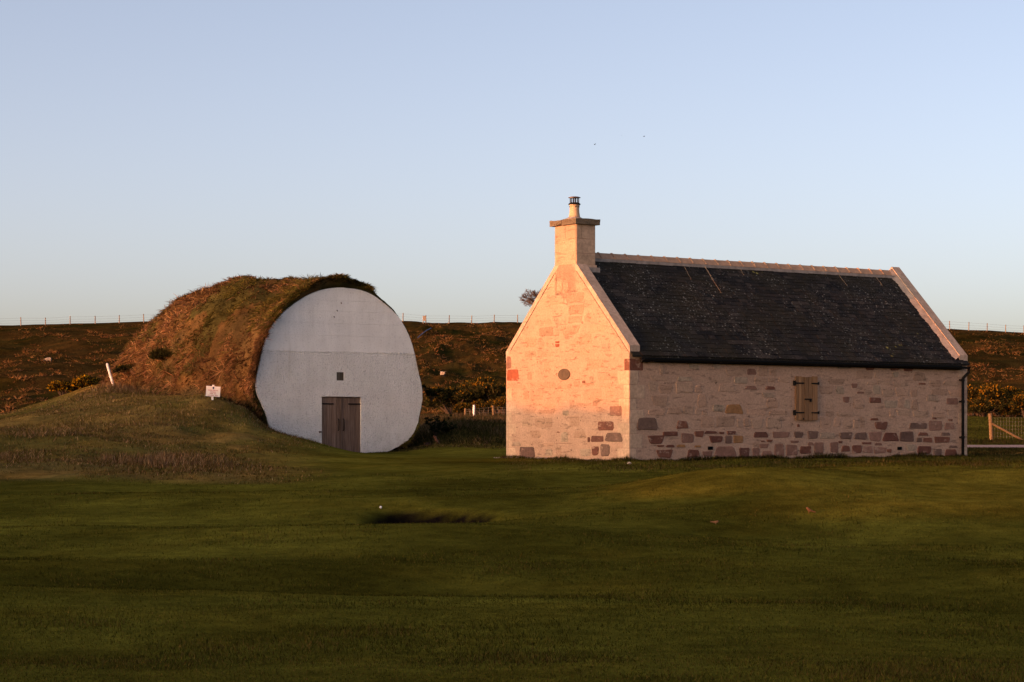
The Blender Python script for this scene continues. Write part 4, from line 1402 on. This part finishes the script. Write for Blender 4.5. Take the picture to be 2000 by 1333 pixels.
# rough between the buildings
X, Y, px = frame_samples(85000, 66.2, 148, 700, 1040, 1.0)
lx = (X - I0.x) * math.cos(AL) + (Y - I0.y) * math.sin(AL)
ly = -(X - I0.x) * math.sin(AL) + (Y - I0.y) * math.cos(AL)
k = house_clear(X, Y, .02) & ~((np.abs(lx) < 3.3) & (ly > -.1)) & ~((lx < 3.3) & (ly > 0))
X, Y, px = X[k], Y[k], px[k]; n = len(X)
patch = fbm(X * .55, Y * .4, 0, 3, 74)
C = pick([(.075, .068, .017), (.09, .070, .022), (.06, .058, .015)], n)
st = RNG.uniform(0, 1, n) < np.clip(.3 + .7 * patch, 0, .85)
C[st] = pick([(.25, .15, .07), (.20, .12, .053), (.29, .18, .088)], int(st.sum()))
hh = RNG.uniform(.10, .36, n) * (1 + .9 * np.clip(patch, -.6, 1)) * sstep(65.8, 69, Y) * (1 - .6 * sstep(73, 78, Y) * sstep(110, 95, Y)) + .03
o = lawn("hollow_grass", X, Y, hh, RNG.uniform(.010, .02, n), C, .5, simple=False, droop=.15)
tag(o, "dark tangled rough grass between the ice house and the cottage", "grass")

# field right of the cottage
X, Y, px = frame_samples(40000, 64, 168, 1840, 2200, 1.0)
k = house_clear(X, Y, .1) & ~((Y > 103.5) & (Y < 110.4))
X, Y = X[k], Y[k]; n = len(X)
C = pick([(.045, .05, .012), (.055, .055, .015), (.08, .06, .022)], n)
vb = np.exp(-((Y - 114) / 3.0) ** 2)
C = np.where((RNG.uniform(0, 1, n) < vb * .7)[:, None], pick([(.10, .07, .03), (.08, .055, .022)], n), C)
o = lawn("field_grass", X, Y, RNG.uniform(.04, .12, n) + .25 * vb * RNG.uniform(0, 1, n), .008 + .00012 * Y, C, .5)
tag(o, "green field grass beyond the right end of the cottage", "grass")

# tussocks over the raised beach
X, Y, px = frame_samples(42000, 165, 289.3, -150, 2150, -1.0)
tus = fbm(X * .55, Y * .30, 0, 3, 75)
k = RNG.uniform(0, 1, len(X)) < np.clip(.6 + .7 * tus, .15, 1)
X, Y, tus = X[k], Y[k], tus[k]; nt = len(X)
big = fbm(X * .07, Y * .05, 0, 3, 76)
C = pick([(.072, .044, .013), (.055, .040, .011), (.088, .047, .016), (.042, .032, .009)], nt, .35) * (1 + .5 * np.clip(tus, -.9, 1))[:, None]
st = RNG.uniform(0, 1, nt) < np.clip(.42 + .6 * tus + .35 * big, .06, .9)
C[st] = pick([(.16, .080, .030), (.125, .060, .022), (.19, .10, .040)], int(st.sum()), .3)
NB = 6
sz = np.repeat(RNG.uniform(.5, 1.35, nt) * (1 + .6 * np.clip(tus, -.6, 1)), NB)
n = nt * NB
ang_ = RNG.uniform(0, 6.283, n); off = RNG.uniform(.0, .22, n) * sz
X = np.repeat(X, NB) + np.cos(ang_) * off; Y = np.repeat(Y, NB) + np.sin(ang_) * off
Y = np.minimum(Y, 289.5)
B = np.stack([X, Y, zt(X, Y) - .05], 1)
D = unit(np.stack([np.cos(ang_) * .75, np.sin(ang_) * .75, RNG.uniform(.35, 1.1, n)], 1) + RNG.normal(0, .15, (n, 3)))
Wd = unit(np.cross(D, RNG.normal(0, 1, (n, 3))))
hh = RNG.uniform(.20, .42, n) * sz * np.where(Y > 280, .55, 1)
o = blades("scarp_grass", B, D, Wd, hh, RNG.uniform(.06, .13, n), np.repeat(C, NB, 0) * RNG.uniform(.6, 1.25, (n, 1)), M['grass'], None, True, .15)
o["kind"] = "stuff"
tag(o, "brown tussocky grass covering the long slope behind the buildings", "grass")

# ------------------------------------------------------------------ gorse bushes
M['gorse'] = M['grass']
def gorse(loc, rx, ry, rz, label, n=2600, flower=.25, group=None, seed=0, lobes=9, fc=1.0):
    rg = np.random.default_rng(seed + 100)
    root = thing("gorse_bush", loc, rg.uniform(0, 6), label, "gorse", group)
    Lc = np.stack([rg.uniform(-.6, .6, lobes) * rx, rg.uniform(-.6, .6, lobes) * ry, rg.uniform(.3, .62, lobes) * rz], 1)
    Lr = rg.uniform(.32, .5, lobes)
    wi = rg.integers(0, lobes, n)
    d = unit(rg.normal(0, 1, (n, 3)))
    d[:, 2] = np.abs(d[:, 2]) * .95 + d[:, 2] * .05 - .12
    rr_ = rg.uniform(.55, 1.02, n) ** .5
    B = Lc[wi] + d * rr_[:, None] * Lr[wi][:, None] * np.array([rx, ry, rz * .85])
    B[:, 2] = np.maximum(B[:, 2], .02)
    D = unit(d + rg.normal(0, .5, (n, 3)) + np.array([0, 0, .35]))
    W = unit(np.cross(D, rg.normal(0, 1, (n, 3))))
    C = np.array([[.030, .030, .010], [.042, .038, .012], [.024, .024, .009], [.055, .042, .015]])[rg.integers(0, 4, n)] * rg.uniform(.7, 1.2, (n, 1))
    s = (rx + rz) / 2
    blades("foliage", B, D, W, rg.uniform(.10, .24, n) * (.5 + .5 * s), rg.uniform(.05, .11, n) * (.5 + .5 * s), C, M['gorse'], root, True)
    nf = int(n * flower)
    if nf:
        keep = np.argsort(-(rr_ + .5 * d[:, 2] + rg.uniform(0, .5, n)))[:nf]
        Bf = B[keep] + d[keep] * .06 * s
        Df = unit(d[keep] + rg.normal(0, .6, (nf, 3)))
        Wf = unit(np.cross(Df, rg.normal(0, 1, (nf, 3))))
        Cf = np.array([[.30, .15, .010], [.25, .115, .008], [.20, .09, .010]])[rg.integers(0, 3, nf)] * fc
        blades("blossom", Bf, Df, Wf, rg.uniform(.05, .12, nf) * (.6 + .4 * s), rg.uniform(.05, .10, nf) * (.6 + .4 * s), Cf, M['gorse'], root, True)
    st = MB()
    for i in range(lobes):
        st.tube([(Lc[i][0] * .15, Lc[i][1] * .15, -.1), (Lc[i][0] * .6, Lc[i][1] * .6, Lc[i][2] * .6), tuple(Lc[i])], [.05 * s, .035 * s, .015 * s], 5)
    st.build("stem", M['bark'], root)
    return root

gs = 1
for (px_, Y_, rx, rz, fl, lab) in [
    (1906, 168, 2.6, 2.9, .35, "tall flowering gorse bush half hidden by the far end of the cottage"),
    (1958, 171, 2.5, 2.7, .26, "dark rounded gorse bush in the middle of the hedge right of the cottage"),
    (2010, 170, 2.6, 2.6, .28, "gorse bush at the right edge of the picture, above the fence brace"),
    (1975, 160, 1.3, 1.35, .45, "low orange flowering gorse bush in front of the right-hand hedge"),
    (2005, 158, 1.5, 1.9, .5, "low orange flowering gorse bush cut by the right picture edge"),
    (1925, 160, 1.4, 1.6, .12, "low dark gorse bush beside the field right of the cottage"),
    (885, 163, 2.0, 2.3, .10, "dark gorse bush just right of the ice house, behind the wire fence"),
    (930, 166, 2.4, 2.9, .08, "largest dark gorse bush in the gap between the buildings"),
    (975, 164, 2.3, 2.6, .10, "dark gorse bush against the left edge of the cottage gable"),
    (985, 152, 1.1, 1.5, .6, "orange flowering gorse bush touching the left edge of the cottage gable"),
    (902, 154, .8, 1.1, .4, "small flowering gorse bush left of the white post in the gap"),
    (945, 158, .9, 1.3, .35, "small flowering gorse bush behind the wire mesh in the gap"),
    (122, 92, .55, .55, .7, "small yellow gorse bush, leftmost on the grassy rim left of the mound"),
    (148, 93, .4, .45, .7, "tiny yellow gorse bush between two others on the left grassy rim"),
    (163, 92, .7, .85, .8, "bright yellow gorse bush on the left grassy rim nearest the leaning white post"),
    (178, 93, .5, .7, .6, "small yellow gorse bush, rightmost on the left grassy rim"),
]:
    p = on_ground(px_, Y_)
    if Y_ < 100:
        p.z = max(p.z, P(px_, 752, Y_).z - .25) - .05
    gorse(p - Vector((0, 0, .1)), rx, rx * .8, rz, lab, n=int(1500 + 900 * rx), flower=fl, group="gorse bushes", seed=gs, fc=np.array([1.8, 2.0, 1.2]) if Y_ < 100 else 1.0)  # blossom of the left rim bushes coloured brighter to look sunlit
    gs += 1

# young gorse rooted in the turf of the mound
for (u_, ph_, r_, fl_, lab) in ((5.2, 2.55, .45, .0, "dark young gorse on the upper left flank of the turf mound"),
                               (8.0, 2.6, .42, .03, "dark young gorse near the rear end of the turf mound"),
                               (.9, 2.98, .60, .12, "gorse clump hanging over the left edge of the white front wall")):
    iu_ = int(np.argmin(np.abs(us - u_))); ip_ = int(np.argmin(np.abs(phi - ph_)))
    lp = Vector((SX[iu_, ip_], SU[iu_, ip_], SZ[iu_, ip_]))
    gorse(I0 + Matrix.Rotation(AL, 3, 'Z') @ lp - Vector((0, 0, .30)), r_ * 1.6, r_ * 1.1, r_ * 1.05, lab, n=1300, flower=fl_, group="gorse bushes", seed=gs, lobes=7)
    gs += 1

# dark broad-leaved plant against the right side of the ice house and turf tufts
def leafy(loc, h, r, label, seed, col, nst=9, cat="plant", name="leafy_plant"):
    rg = np.random.default_rng(seed)
    root = thing(name, loc, 0, label, cat)
    st = MB(); B, D, W = [], [], []
    for i in range(nst):
        a = rg.uniform(0, 6.28); l = rg.uniform(.5, 1) * r
        tip = Vector((math.cos(a) * l, math.sin(a) * l, h * rg.uniform(.55, 1)))
        st.tube([(0, 0, -.05), tuple(tip * .5 + Vector((0, 0, h * .12))), tuple(tip)], [.012, .008, .004], 5)
        for k in range(14):
            t = rg.uniform(.25, 1)
            B.append(tip * t + Vector((0, 0, h * .1 * (1 - t)))); d = rg.normal(0, 1, 3); d[2] = d[2] * .4
            D.append(d / np.linalg.norm(d)); w = np.cross(d, rg.normal(0, 1, 3)); W.append(w / np.linalg.norm(w))
    n = len(B)
    C = np.array(col)[None] * rg.uniform(.6, 1.3, (n, 1))
    blades("foliage", np.array([tuple(b) for b in B]), np.array(D), np.array(W), rg.uniform(.08, .16, n), rg.uniform(.05, .09, n), C, M['grass'], root)
    st.build("stem", M['bark'], root)
    return root
for i, (px_, py_, h, r, lab) in enumerate([
    (842, 775, .55, .5, "dark leafy weed growing high on the right flank of the ice house"),
    (850, 815, .7, .55, "dark leafy weed low beside the right flank of the ice house"),
    (868, 838, .5, .5, "dark weed in the hollow right of the ice house")]):
    Y_ = 69.0 + i * .8
    p = on_ground(px_, Y_)
    leafy(Vector((p.x, p.y, max(p.z, P(px_, py_, Y_).z - .1) if i < 1 else p.z)), h, r, lab, 300 + i, (.022, .026, .010))

# ------------------------------------------------------------------ notice board
sY = 63.4
sp = on_ground(416, sY)
sg = thing("notice_sign", sp, math.radians(14), "small white notice board with red lettering on the bank left of the ice house", "sign")
bc = P(417.2, 765, sY).z - sp.z
m_ = MB(); m_.box(-.2, .2, -.012, .0, -.145, .145)
bo = m_.build("board", M['signwhite'], sg, bevel=.002)
bo.location = (0, -.03, bc); bo.rotation_euler = (0, math.radians(4), 0)
m_ = MB(); m_.box(-.028, .028, -.028, .028, -.25, bc + .185)
po = m_.build("post", M['signwhite'], sg)
po.rotation_euler = (0, math.radians(4), 0)
po.location = (-.02, .003, 0)
lines = [(.028, [.12, .07, .05], .026), (-.02, [.16], .022), (-.065, [.10, .055], .022), (-.115, [.06, .10, .09], .022)]
for zz, words, h in lines:
    m_ = MB(); tot = sum(words) + .02 * (len(words) - 1); x = -tot / 2
    for w_ in words:
        k = max(2, int(w_ / .017))
        for i in range(k):          # print too small to read: one stroke mark per letter
            a = x + w_ * i / k
            m_.box(a, a + w_ / k * .34, -.0165, -.0125, zz - h / 2, zz + h / 2)
            if i % 3 != 1: m_.box(a + w_ / k * .35, a + w_ / k * .8, -.0165, -.0125, zz + h / 2 - .007, zz + h / 2)
            if i % 2: m_.box(a + w_ / k * .35, a + w_ / k * .8, -.0165, -.0125, zz - .003, zz + .003)
        x += w_ + .02
    m_.build("lettering", M['signred'], bo)
m_ = MB()
n = 12
shield = [(-.02, .035), (.02, .035), (.022, .0), (.012, -.022), (0, -.034), (-.012, -.022), (-.022, .0)]
m_.add([(x, -.017, .092 + z_) for x, z_ in shield] + [(x, -.0125, .092 + z_) for x, z_ in shield], [tuple(range(7))[::-1]] + [(k, (k + 1) % 7, 7 + (k + 1) % 7, 7 + k) for k in range(7)])
m_.build("crest", M['signblue'], bo)

# ------------------------------------------------------------------ marker posts
def post_thing(name, px0, py0, px1, py1, Y_, r, mat, label, cat, group=None):
    b, t_ = P(px1, py1, Y_), P(px0, py0, Y_)
    root = thing(name, b, 0, label, cat, group)
    d = t_ - b
    m_ = MB()
    m_.tube([-1.2 * d, Vector((0, 0, 0)), d * .97, d], [r, r, r, r * .75], 10)
    m_.build("shaft", mat, root)
    m_ = MB(); m_.tube([d * 1.001, d * 1.001 + Vector((0, 0, .02))], [r * .72, r * .3], 10)
    m_.build("cap", mat, root)
    return root
post_thing("marker_post", 209, 711, 217, 738, 71, .042, M['postwhite'], "white marker post leaning left beside the turf mound", "post")
post_thing("marker_post", 925.8, 791.5, 925.4, 814.5, 150, .075, M['postwhite'], "upright white marker post in the gap left of the cottage gable", "post")

# ------------------------------------------------------------------ fences
def fence(name, pts, h, r, mat, label, wires, wr=.006, verticals=0, lean=.05):
    root = thing(name, pts[0], 0, label, "fence")
    o = pts[0]
    tops = []
    for i, p in enumerate(pts):
        q = p - o
        m_ = MB()
        tp = q + Vector((random.uniform(-lean, lean), 0, h[i] if hasattr(h, '__len__') else h))
        m_.tube([q - Vector((0, 0, .5)), q, tp], [r, r, r * .92], 8)
        m_.build("post", mat, root)
        tops.append(tp)
    for w_ in wires:
        m_ = MB()
        m_.tube([(p - o).lerp(t_, w_) + Vector((0, -r, 0)) for p, t_ in zip(pts, tops)], wr, 4)
        m_.build("wire", M['wire'], root)
    if verticals:
        m_ = MB()
        for (p, t_), (p2, t2) in zip(zip(pts[:-1], tops[:-1]), zip(pts[1:], tops[1:])):
            L_ = (p2 - p).length
            for k in range(1, int(L_ / verticals)):
                f = k / int(L_ / verticals)
                a = (p - o).lerp(p2 - o, f); b = t_.lerp(t2, f)
                m_.tube([a.lerp(b, .06) + Vector((0, -r, 0)), a.lerp(b, wires[-1]) + Vector((0, -r, 0))], wr * .8, 4)
        m_.build("wire_mesh", M['wire'], root)
    return root
pxs = [-52, -6, 41, 89, 137, 186, 233, 281] + [281 + 46 * k for k in range(1, 11)] + [787, 832, 877, 921, 965, 1011] + [1011 + 42.2 * k for k in range(1, 20)] + [1855, 1892, 1928, 1964, 2000, 2036]
pts = []
for q in pxs:
    Y_ = 289.0
    p = on_ground(q, Y_)
    p.z -= .05
    pts.append(p)
hts = [1.12 + random.uniform(-.06, .06) for _ in pts]
fence("hilltop_fence", pts, hts, .062, M['postgrey'], "post and wire fence along the top of the long slope", (.35, .62, .9), .007)
# pale box fixed by the hilltop fence
bp = on_ground(829, 288.4)
bx = thing("salt_lick_box", bp, .2, "pale upright box standing by the hilltop fence above the ice house", "box")
m_ = MB(); m_.box(-.2, .2, -.15, .15, .35, .95, .02); m_.build("body", M['pebble'], bx, bevel=.02)
m_ = MB(); m_.box(-.23, .23, -.18, .18, .952, 1.0); m_.build("lid", M['pebble'], bx)
for s in (-1, 1):
    m_ = MB(); m_.box(s * .17 - .03, s * .17 + .03, -.1, .1, -.2, .349); m_.build("leg", M['postgrey'], bx)

gp = [on_ground(908, 150.5), on_ground(964, 150), on_ground(1020, 150)]
fence("wire_mesh_fence", gp, [.55, .75, .75], .085, M['postwood'], "wire mesh fence on two wooden posts in the gap beside the cottage", (.15, .4, .62, .85), .009, .3)

# straining post and brace right of the cottage
p0 = on_ground(1936.5, 118.5)
fr = thing("strainer_fence", p0, 0, "wooden straining post with diagonal brace and wire netting right of the cottage", "fence")
top = P(1934.0, 808, 118.5) - p0
m_ = MB(); m_.tube([(0, 0, -.5), (0, 0, .0), tuple(top * .985), tuple(top)], [.105, .105, .098, .08], 12)
m_.build("straining_post", M['postwood'], fr)
b0 = P(1938, 828, 118.4) - p0; b1 = P(2004, 864, 118.4) - p0
m_ = MB(); m_.tube([tuple(b0), tuple(b1)], .06, 8); m_.build("brace", M['postwood'], fr)
e0 = on_ground(2040, 118.5) - p0
m_ = MB(); m_.tube([tuple(e0 - Vector((0, 0, .5))), tuple(e0 + Vector((0, 0, 1.25)))], .07, 8); m_.build("post", M['postwood'], fr)
for f_ in (.12, .26, .4, .54, .68, .84):
    m_ = MB(); m_.tube([tuple(top * f_ + Vector((0, -.1, 0))), tuple(e0 + Vector((0, -.08, top.z * f_)))], .0045, 4); m_.build("wire", M['wire'], fr)
m_ = MB()
for k in range(1, 18):
    a = e0 * (k / 18)
    m_.tube([tuple(a + Vector((0, -.1, .05))), tuple(a + Vector((0, -.1, top.z * .84)))], .003, 4)
m_.build("wire_netting", M['wire'], fr)

# ------------------------------------------------------------------ bare tree on the hilltop
rg = random.Random(5)
tp = on_ground(1046, 306)
tp.z = P(1046, 618, 306).z + .1
tp.x = (1050 - 1000) / F * 306
tree = thing("bare_tree", tp, 0, "low bare round-crowned tree on the hilltop behind the cottage gable", "tree")
tr, tw = MB(), MB()
def branch(p, d, l, r, lev):
    q = p + d * l
    (tr if lev < 2 else tw).tube([tuple(p), tuple((p + q) / 2 + Vector((rg.uniform(-.05, .05), rg.uniform(-.05, .05), 0)) * l), tuple(q)], [r, r * .8, r * .6], 5 if lev < 2 else 3, False)
    if lev >= 5: return
    for i in range(3 if lev < 3 else 5):
        nd = (d + Vector((rg.gauss(0, .55), rg.gauss(0, .55), rg.gauss(.05, .38)))).normalized()
        branch(p.lerp(q, rg.uniform(.55, 1)), nd, l * rg.uniform(.62, .82), max(r * .58, .017), lev + 1)
for i in range(4):
    branch(Vector((rg.uniform(-.3, .3), rg.uniform(-.3, .3), 0)), Vector((rg.uniform(-.7, .7), rg.uniform(-.5, .5), 1)).normalized(), 1.35, .11, 0)
tree.scale = (1.15, 1.15, 1.05)
tr.build("trunk", M['bark'], tree)
tw.build("crown", M['twig'], tree)

# ------------------------------------------------------------------ sheep and birds
def skin(name, V, Ed, Rr, mat, parent=None, sub=2):
    me = bpy.data.meshes.new(name)
    me.from_pydata(V, Ed, [])
    o = link(name, me, parent)
    sm = o.modifiers.new("skin", 'SKIN')
    sv = me.skin_vertices[0].data if me.skin_vertices else None
    if sv is None:
        bm = bmesh.new(); bm.from_mesh(me); bm.verts.layers.skin.verify(); bm.to_mesh(me); bm.free()
        sv = me.skin_vertices[0].data
    for i, r in enumerate(Rr):
        sv[i].radius = (r, r) if not hasattr(r, '__len__') else r
        sv[i].use_root = (i == 0)
    sm.use_smooth_shade = True
    s = o.modifiers.new("sub", 'SUBSURF'); s.levels = sub; s.render_levels = sub
    me.materials.append(mat)
    return o
gw = NM("sheep_fleece", .95, .1)
sepz = gw.n("ShaderNodeSeparateXYZ"); gw.L(gw.n("ShaderNodeTexCoord").outputs["Object"], sepz.inputs[0])
legc = gw.math('LESS_THAN', sepz.outputs[2], .36)
facec = gw.math('LESS_THAN', sepz.outputs[0], -.62)
gw.color(gw.mix(gw.math('MAXIMUM', legc, facec), gw.mix(1, (.30, .245, .205), gw.ramp(gw.noise(14, 4), [(.3, .8), (.7, 1.1)]), 'MULTIPLY'), (.05, .04, .035)))
gw.bump(gw.noise(22, 3), .8, .05)
def sheep(loc, rz, label, graze=True):
    root = thing("sheep", loc, rz, label, "sheep", "sheep grazing on the slope")
    root.scale = (.68, .68, .68)
    V = [(0, 0, .62), (.32, 0, .63), (.5, 0, .6), (-.3, 0, .63), (-.5, 0, .66)]
    hd = [(-.66, 0, .5), (-.78, 0, .3), (-.84, 0, .2)] if graze else [(-.62, 0, .82), (-.74, 0, .88), (-.88, 0, .82)]
    V += hd
    E_ = [(0, 1), (1, 2), (0, 3), (3, 4), (4, 5), (5, 6), (6, 7)]
    Rr = [.29, .28, .14, .26, .17, .11, .085, .05]
    for x, pa in ((.34, 1), (-.32, 3)):
        for s in (-1, 1):
            b = len(V)
            V += [(x, s * .13, .42), (x + .03, s * .13, .22), (x, s * .13, .01)]
            E_ += [(pa, b), (b, b + 1), (b + 1, b + 2)]
            Rr += [.08, .045, .04]
    skin("fleece", V, E_, Rr, gw.m, root)
    for s in (-1, 1):
        m_ = MB(); h = Vector(hd[0])
        m_.add([h + Vector((0, s * .07, .06)), h + Vector((-.05, s * .08, .02)), h + Vector((.02, s * .2, .04))], [(0, 1, 2), (2, 1, 0)])
        m_.build("ear", M['hole'], root)
    return root
p = ground_hit(95, 709, 175)
sheep(p - Vector((0, 0, .02)), .25, "white sheep grazing on the slope left of the turf mound")
p = ground_hit(865, 737, 175)
sheep(p - Vector((0, 0, .02)), 2.2, "white sheep on the slope between the ice house and the cottage", False)

M['thrush'] = mat_plain("brown_plumage", (.15, .075, .035), .8, .2, .3, 60)
M['crow'] = mat_plain("dark_plumage", (.02, .019, .02), .7, .2, .1, 30)
M['beak'] = mat_plain("bird_beak", (.05, .035, .02), .5, .3, .1, 30)
def ground_bird(loc, rz, label, up, s=1.0):
    root = thing("bird", loc, rz, label, "bird", "small birds on the fairway")
    root.scale = (s, s, s)
    if up:
        V = [(0, 0, .06), (-.028, 0, .085), (-.04, 0, .112), (.035, 0, .045), (.085, 0, .03), (.125, 0, .018)]
        Rr = [.030, .026, .020, .020, .010, .012]
    else:
        V = [(0, 0, .045), (-.035, 0, .055), (-.055, 0, .07), (.035, 0, .045), (.075, 0, .05), (.11, 0, .055)]
        Rr = [.028, .024, .018, .02, .011, .012]
    E_ = [(0, 1), (1, 2), (0, 3), (3, 4), (4, 5)]
    for sd in (-1, 1):
        b = len(V)
        V += [(.002, sd * .012, .03), (-.004, sd * .013, .0)]
        E_ += [(0, b), (b, b + 1)]; Rr += [.006, .004]
    skin("plumage", V, E_, Rr, M['thrush'], root)
    h = Vector(V[2])
    m_ = MB(); m_.tube([tuple(h + Vector((-.016, 0, 0))), tuple(h + Vector((-.036, 0, -.003)))], [.005, .001], 6)
    m_.build("beak", M['beak'], root)
    return root
ground_bird(ground_hit(1580, 1003), .1, "small brown bird standing upright on the slope of the fairway hump", True, .8)
ground_bird(ground_hit(1398, 1025), 2.9, "small brown bird crouching on the grass left of the upright bird", False, .75)

def flying_bird(loc, s, rz, label, flap=.35):
    root = thing("flying_bird", loc, rz, label, "bird", "birds in the sky")
    root.scale = (s, s, s)
    V = [(0, 0, 0), (-.12, 0, .02), (-.2, 0, .03), (.12, 0, 0), (.28, 0, .01)]
    E_ = [(0, 1), (1, 2), (0, 3), (3, 4)]
    skin("plumage", V, E_, [.06, .055, .03, .04, .03], M['crow'], root)
    for sd in (-1, 1):
        pr = [(-.09, .03, .03), (.1, .03, .03), (.13, .22, .03 + flap * .2), (.12, .48, .03 + flap * .45), (-.02, .42, .04 + flap * .4), (-.1, .22, .04 + flap * .2)]
        v = [(x, y * sd, z_) for x, y, z_ in pr] + [(x, y * sd, z_ + .012) for x, y, z_ in pr]
        m_ = MB(); m_.add(v, [(0, 1, 2, 3, 4, 5), (11, 10, 9, 8, 7, 6)] + [(k, (k + 1) % 6, 6 + (k + 1) % 6, 6 + k) for k in range(6)])
        m_.build("wing", M['crow'], root)
    return root
flying_bird(P(1161.5, 283, 200), .30, .6, "small dark bird in the sky, lower left of those above the chimney", .6)
flying_bird(P(1257.5, 267, 200), .34, .3, "small dark bird in the sky, farthest right of those above the chimney", .2)
flying_bird(P(1214, 265.5, 420), .30, .8, "faint distant bird in the sky between the two darker birds", .1)

# ------------------------------------------------------------------ odds and ends
# rusty iron left in the hollow between the buildings
p = on_ground(858, 67.6)
rb = thing("rusty_iron_bar", p, 0, "rusty iron bar leaning in the hollow right of the ice house", "scrap iron")
a, b = P(849, 854, 67.6) - p, P(867, 886, 67.2) - p
m_ = MB(); m_.tube([tuple(a), tuple((a + b) / 2), tuple(b)], [.035, .05, .05], 6); m_.build("bar", M['rust'], rb)
m_ = MB(); m_.tube([tuple(a + Vector((-.04, 0, .02))), tuple(a + Vector((.05, 0, -.03)))], [.045, .045], 8); m_.build("collar", M['rust'], rb)
p = on_ground(842, 67.8)
rp = thing("rusty_iron_plate", p, 0, "rusty iron plate lying against the leaning bar right of the ice house", "scrap iron")
q = [P(827, 868, 67.9), P(838, 864, 68.1), P(858, 876, 67.7), P(855, 886, 67.4), P(842, 884, 67.5)]
v = [tuple(c - p) for c in q] + [tuple(c - p + Vector((0, .03, .01))) for c in q]
m_ = MB(); m_.add(v, [(0, 1, 2, 3, 4)[::-1], (5, 6, 7, 8, 9)] + [(k, (k + 1) % 5, 5 + (k + 1) % 5, 5 + k) for k in range(5)])
m_.build("plate", M['rust'], rp)
m_ = MB(); m_.tube([tuple(q[0] - p), tuple(q[2] - p + Vector((0, -.03, 0)))], .02, 5); m_.build("rib", M['rust'], rp)

# blue water pipe lying on the slope
pts = [ground_hit(px_, py_, 200) + Vector((0, 0, .30)) for px_, py_ in ((816, 665), (821, 660), (827, 655), (834, 650), (842, 646))]
m_ = MB(); m_.tube([tuple(c - pts[0]) for c in pts], .06, 6)
o = m_.build("water_pipe", M['hose'])
o.location = pts[0]
tag(o, "thin blue water pipe lying on the slope right of the ice house top", "pipe")

# golf ball and pebble on the turf, gravel at the cottage corner
p = ground_hit(743.5, 994, 30)
m_ = MB(); m_.lathe([(.004, -.021), (.015, -.015), (.0213, 0), (.015, .015), (.004, .021)], (0, 0, .02), 14)
o = m_.build("golf_ball", M['postwhite'], None, True); o.location = p
tag(o, "white golf ball lying at the rim of the grassy hollow", "ball")
p = ground_hit(1229, 908, 46)
bm = bmesh.new(); bmesh.ops.create_icosphere(bm, subdivisions=2, radius=.045)
for v in bm.verts: v.co = Vector((v.co.x * 1.25, v.co.y, v.co.z * .7)) * (1 + .15 * float(noise3(v.co.x * 30, v.co.y * 30, v.co.z * 30, 5)))
me = bpy.data.meshes.new("pebble"); bm.to_mesh(me); bm.free(); me.materials.append(M['pebble'])
o = link("pebble", me); o.location = p + Vector((0, 0, .03))
tag(o, "pale pebble in the grass below the near corner of the cottage", "pebble")
gr = MB()
for i in range(260):
    t = random.uniform(-.35, CW * .8)
    lx, ly = -random.uniform(.01, .14), CW - t
    w_ = C0 + Matrix.Rotation(TH, 3, 'Z') @ Vector((lx, ly, 0))
    r = random.uniform(.008, .026); zz = float(zt(w_.x, w_.y)) + r * .5
    gr.add([(w_.x + r * a, w_.y + r * b, zz + r * c) for a, b, c in ((1, 0, 0), (-1, .2, 0), (0, 1, .1), (0, -1, -.1), (.1, 0, .8), (0, .1, -.8))],
           [(0, 2, 4), (2, 1, 4), (1, 3, 4), (3, 0, 4), (2, 0, 5), (1, 2, 5), (3, 1, 5), (0, 3, 5)])
o = gr.build("gravel", M['pebble'])
tag(o, "pale gravel and mortar crumbs along the foot of the lit gable", "gravel", None, "stuff")
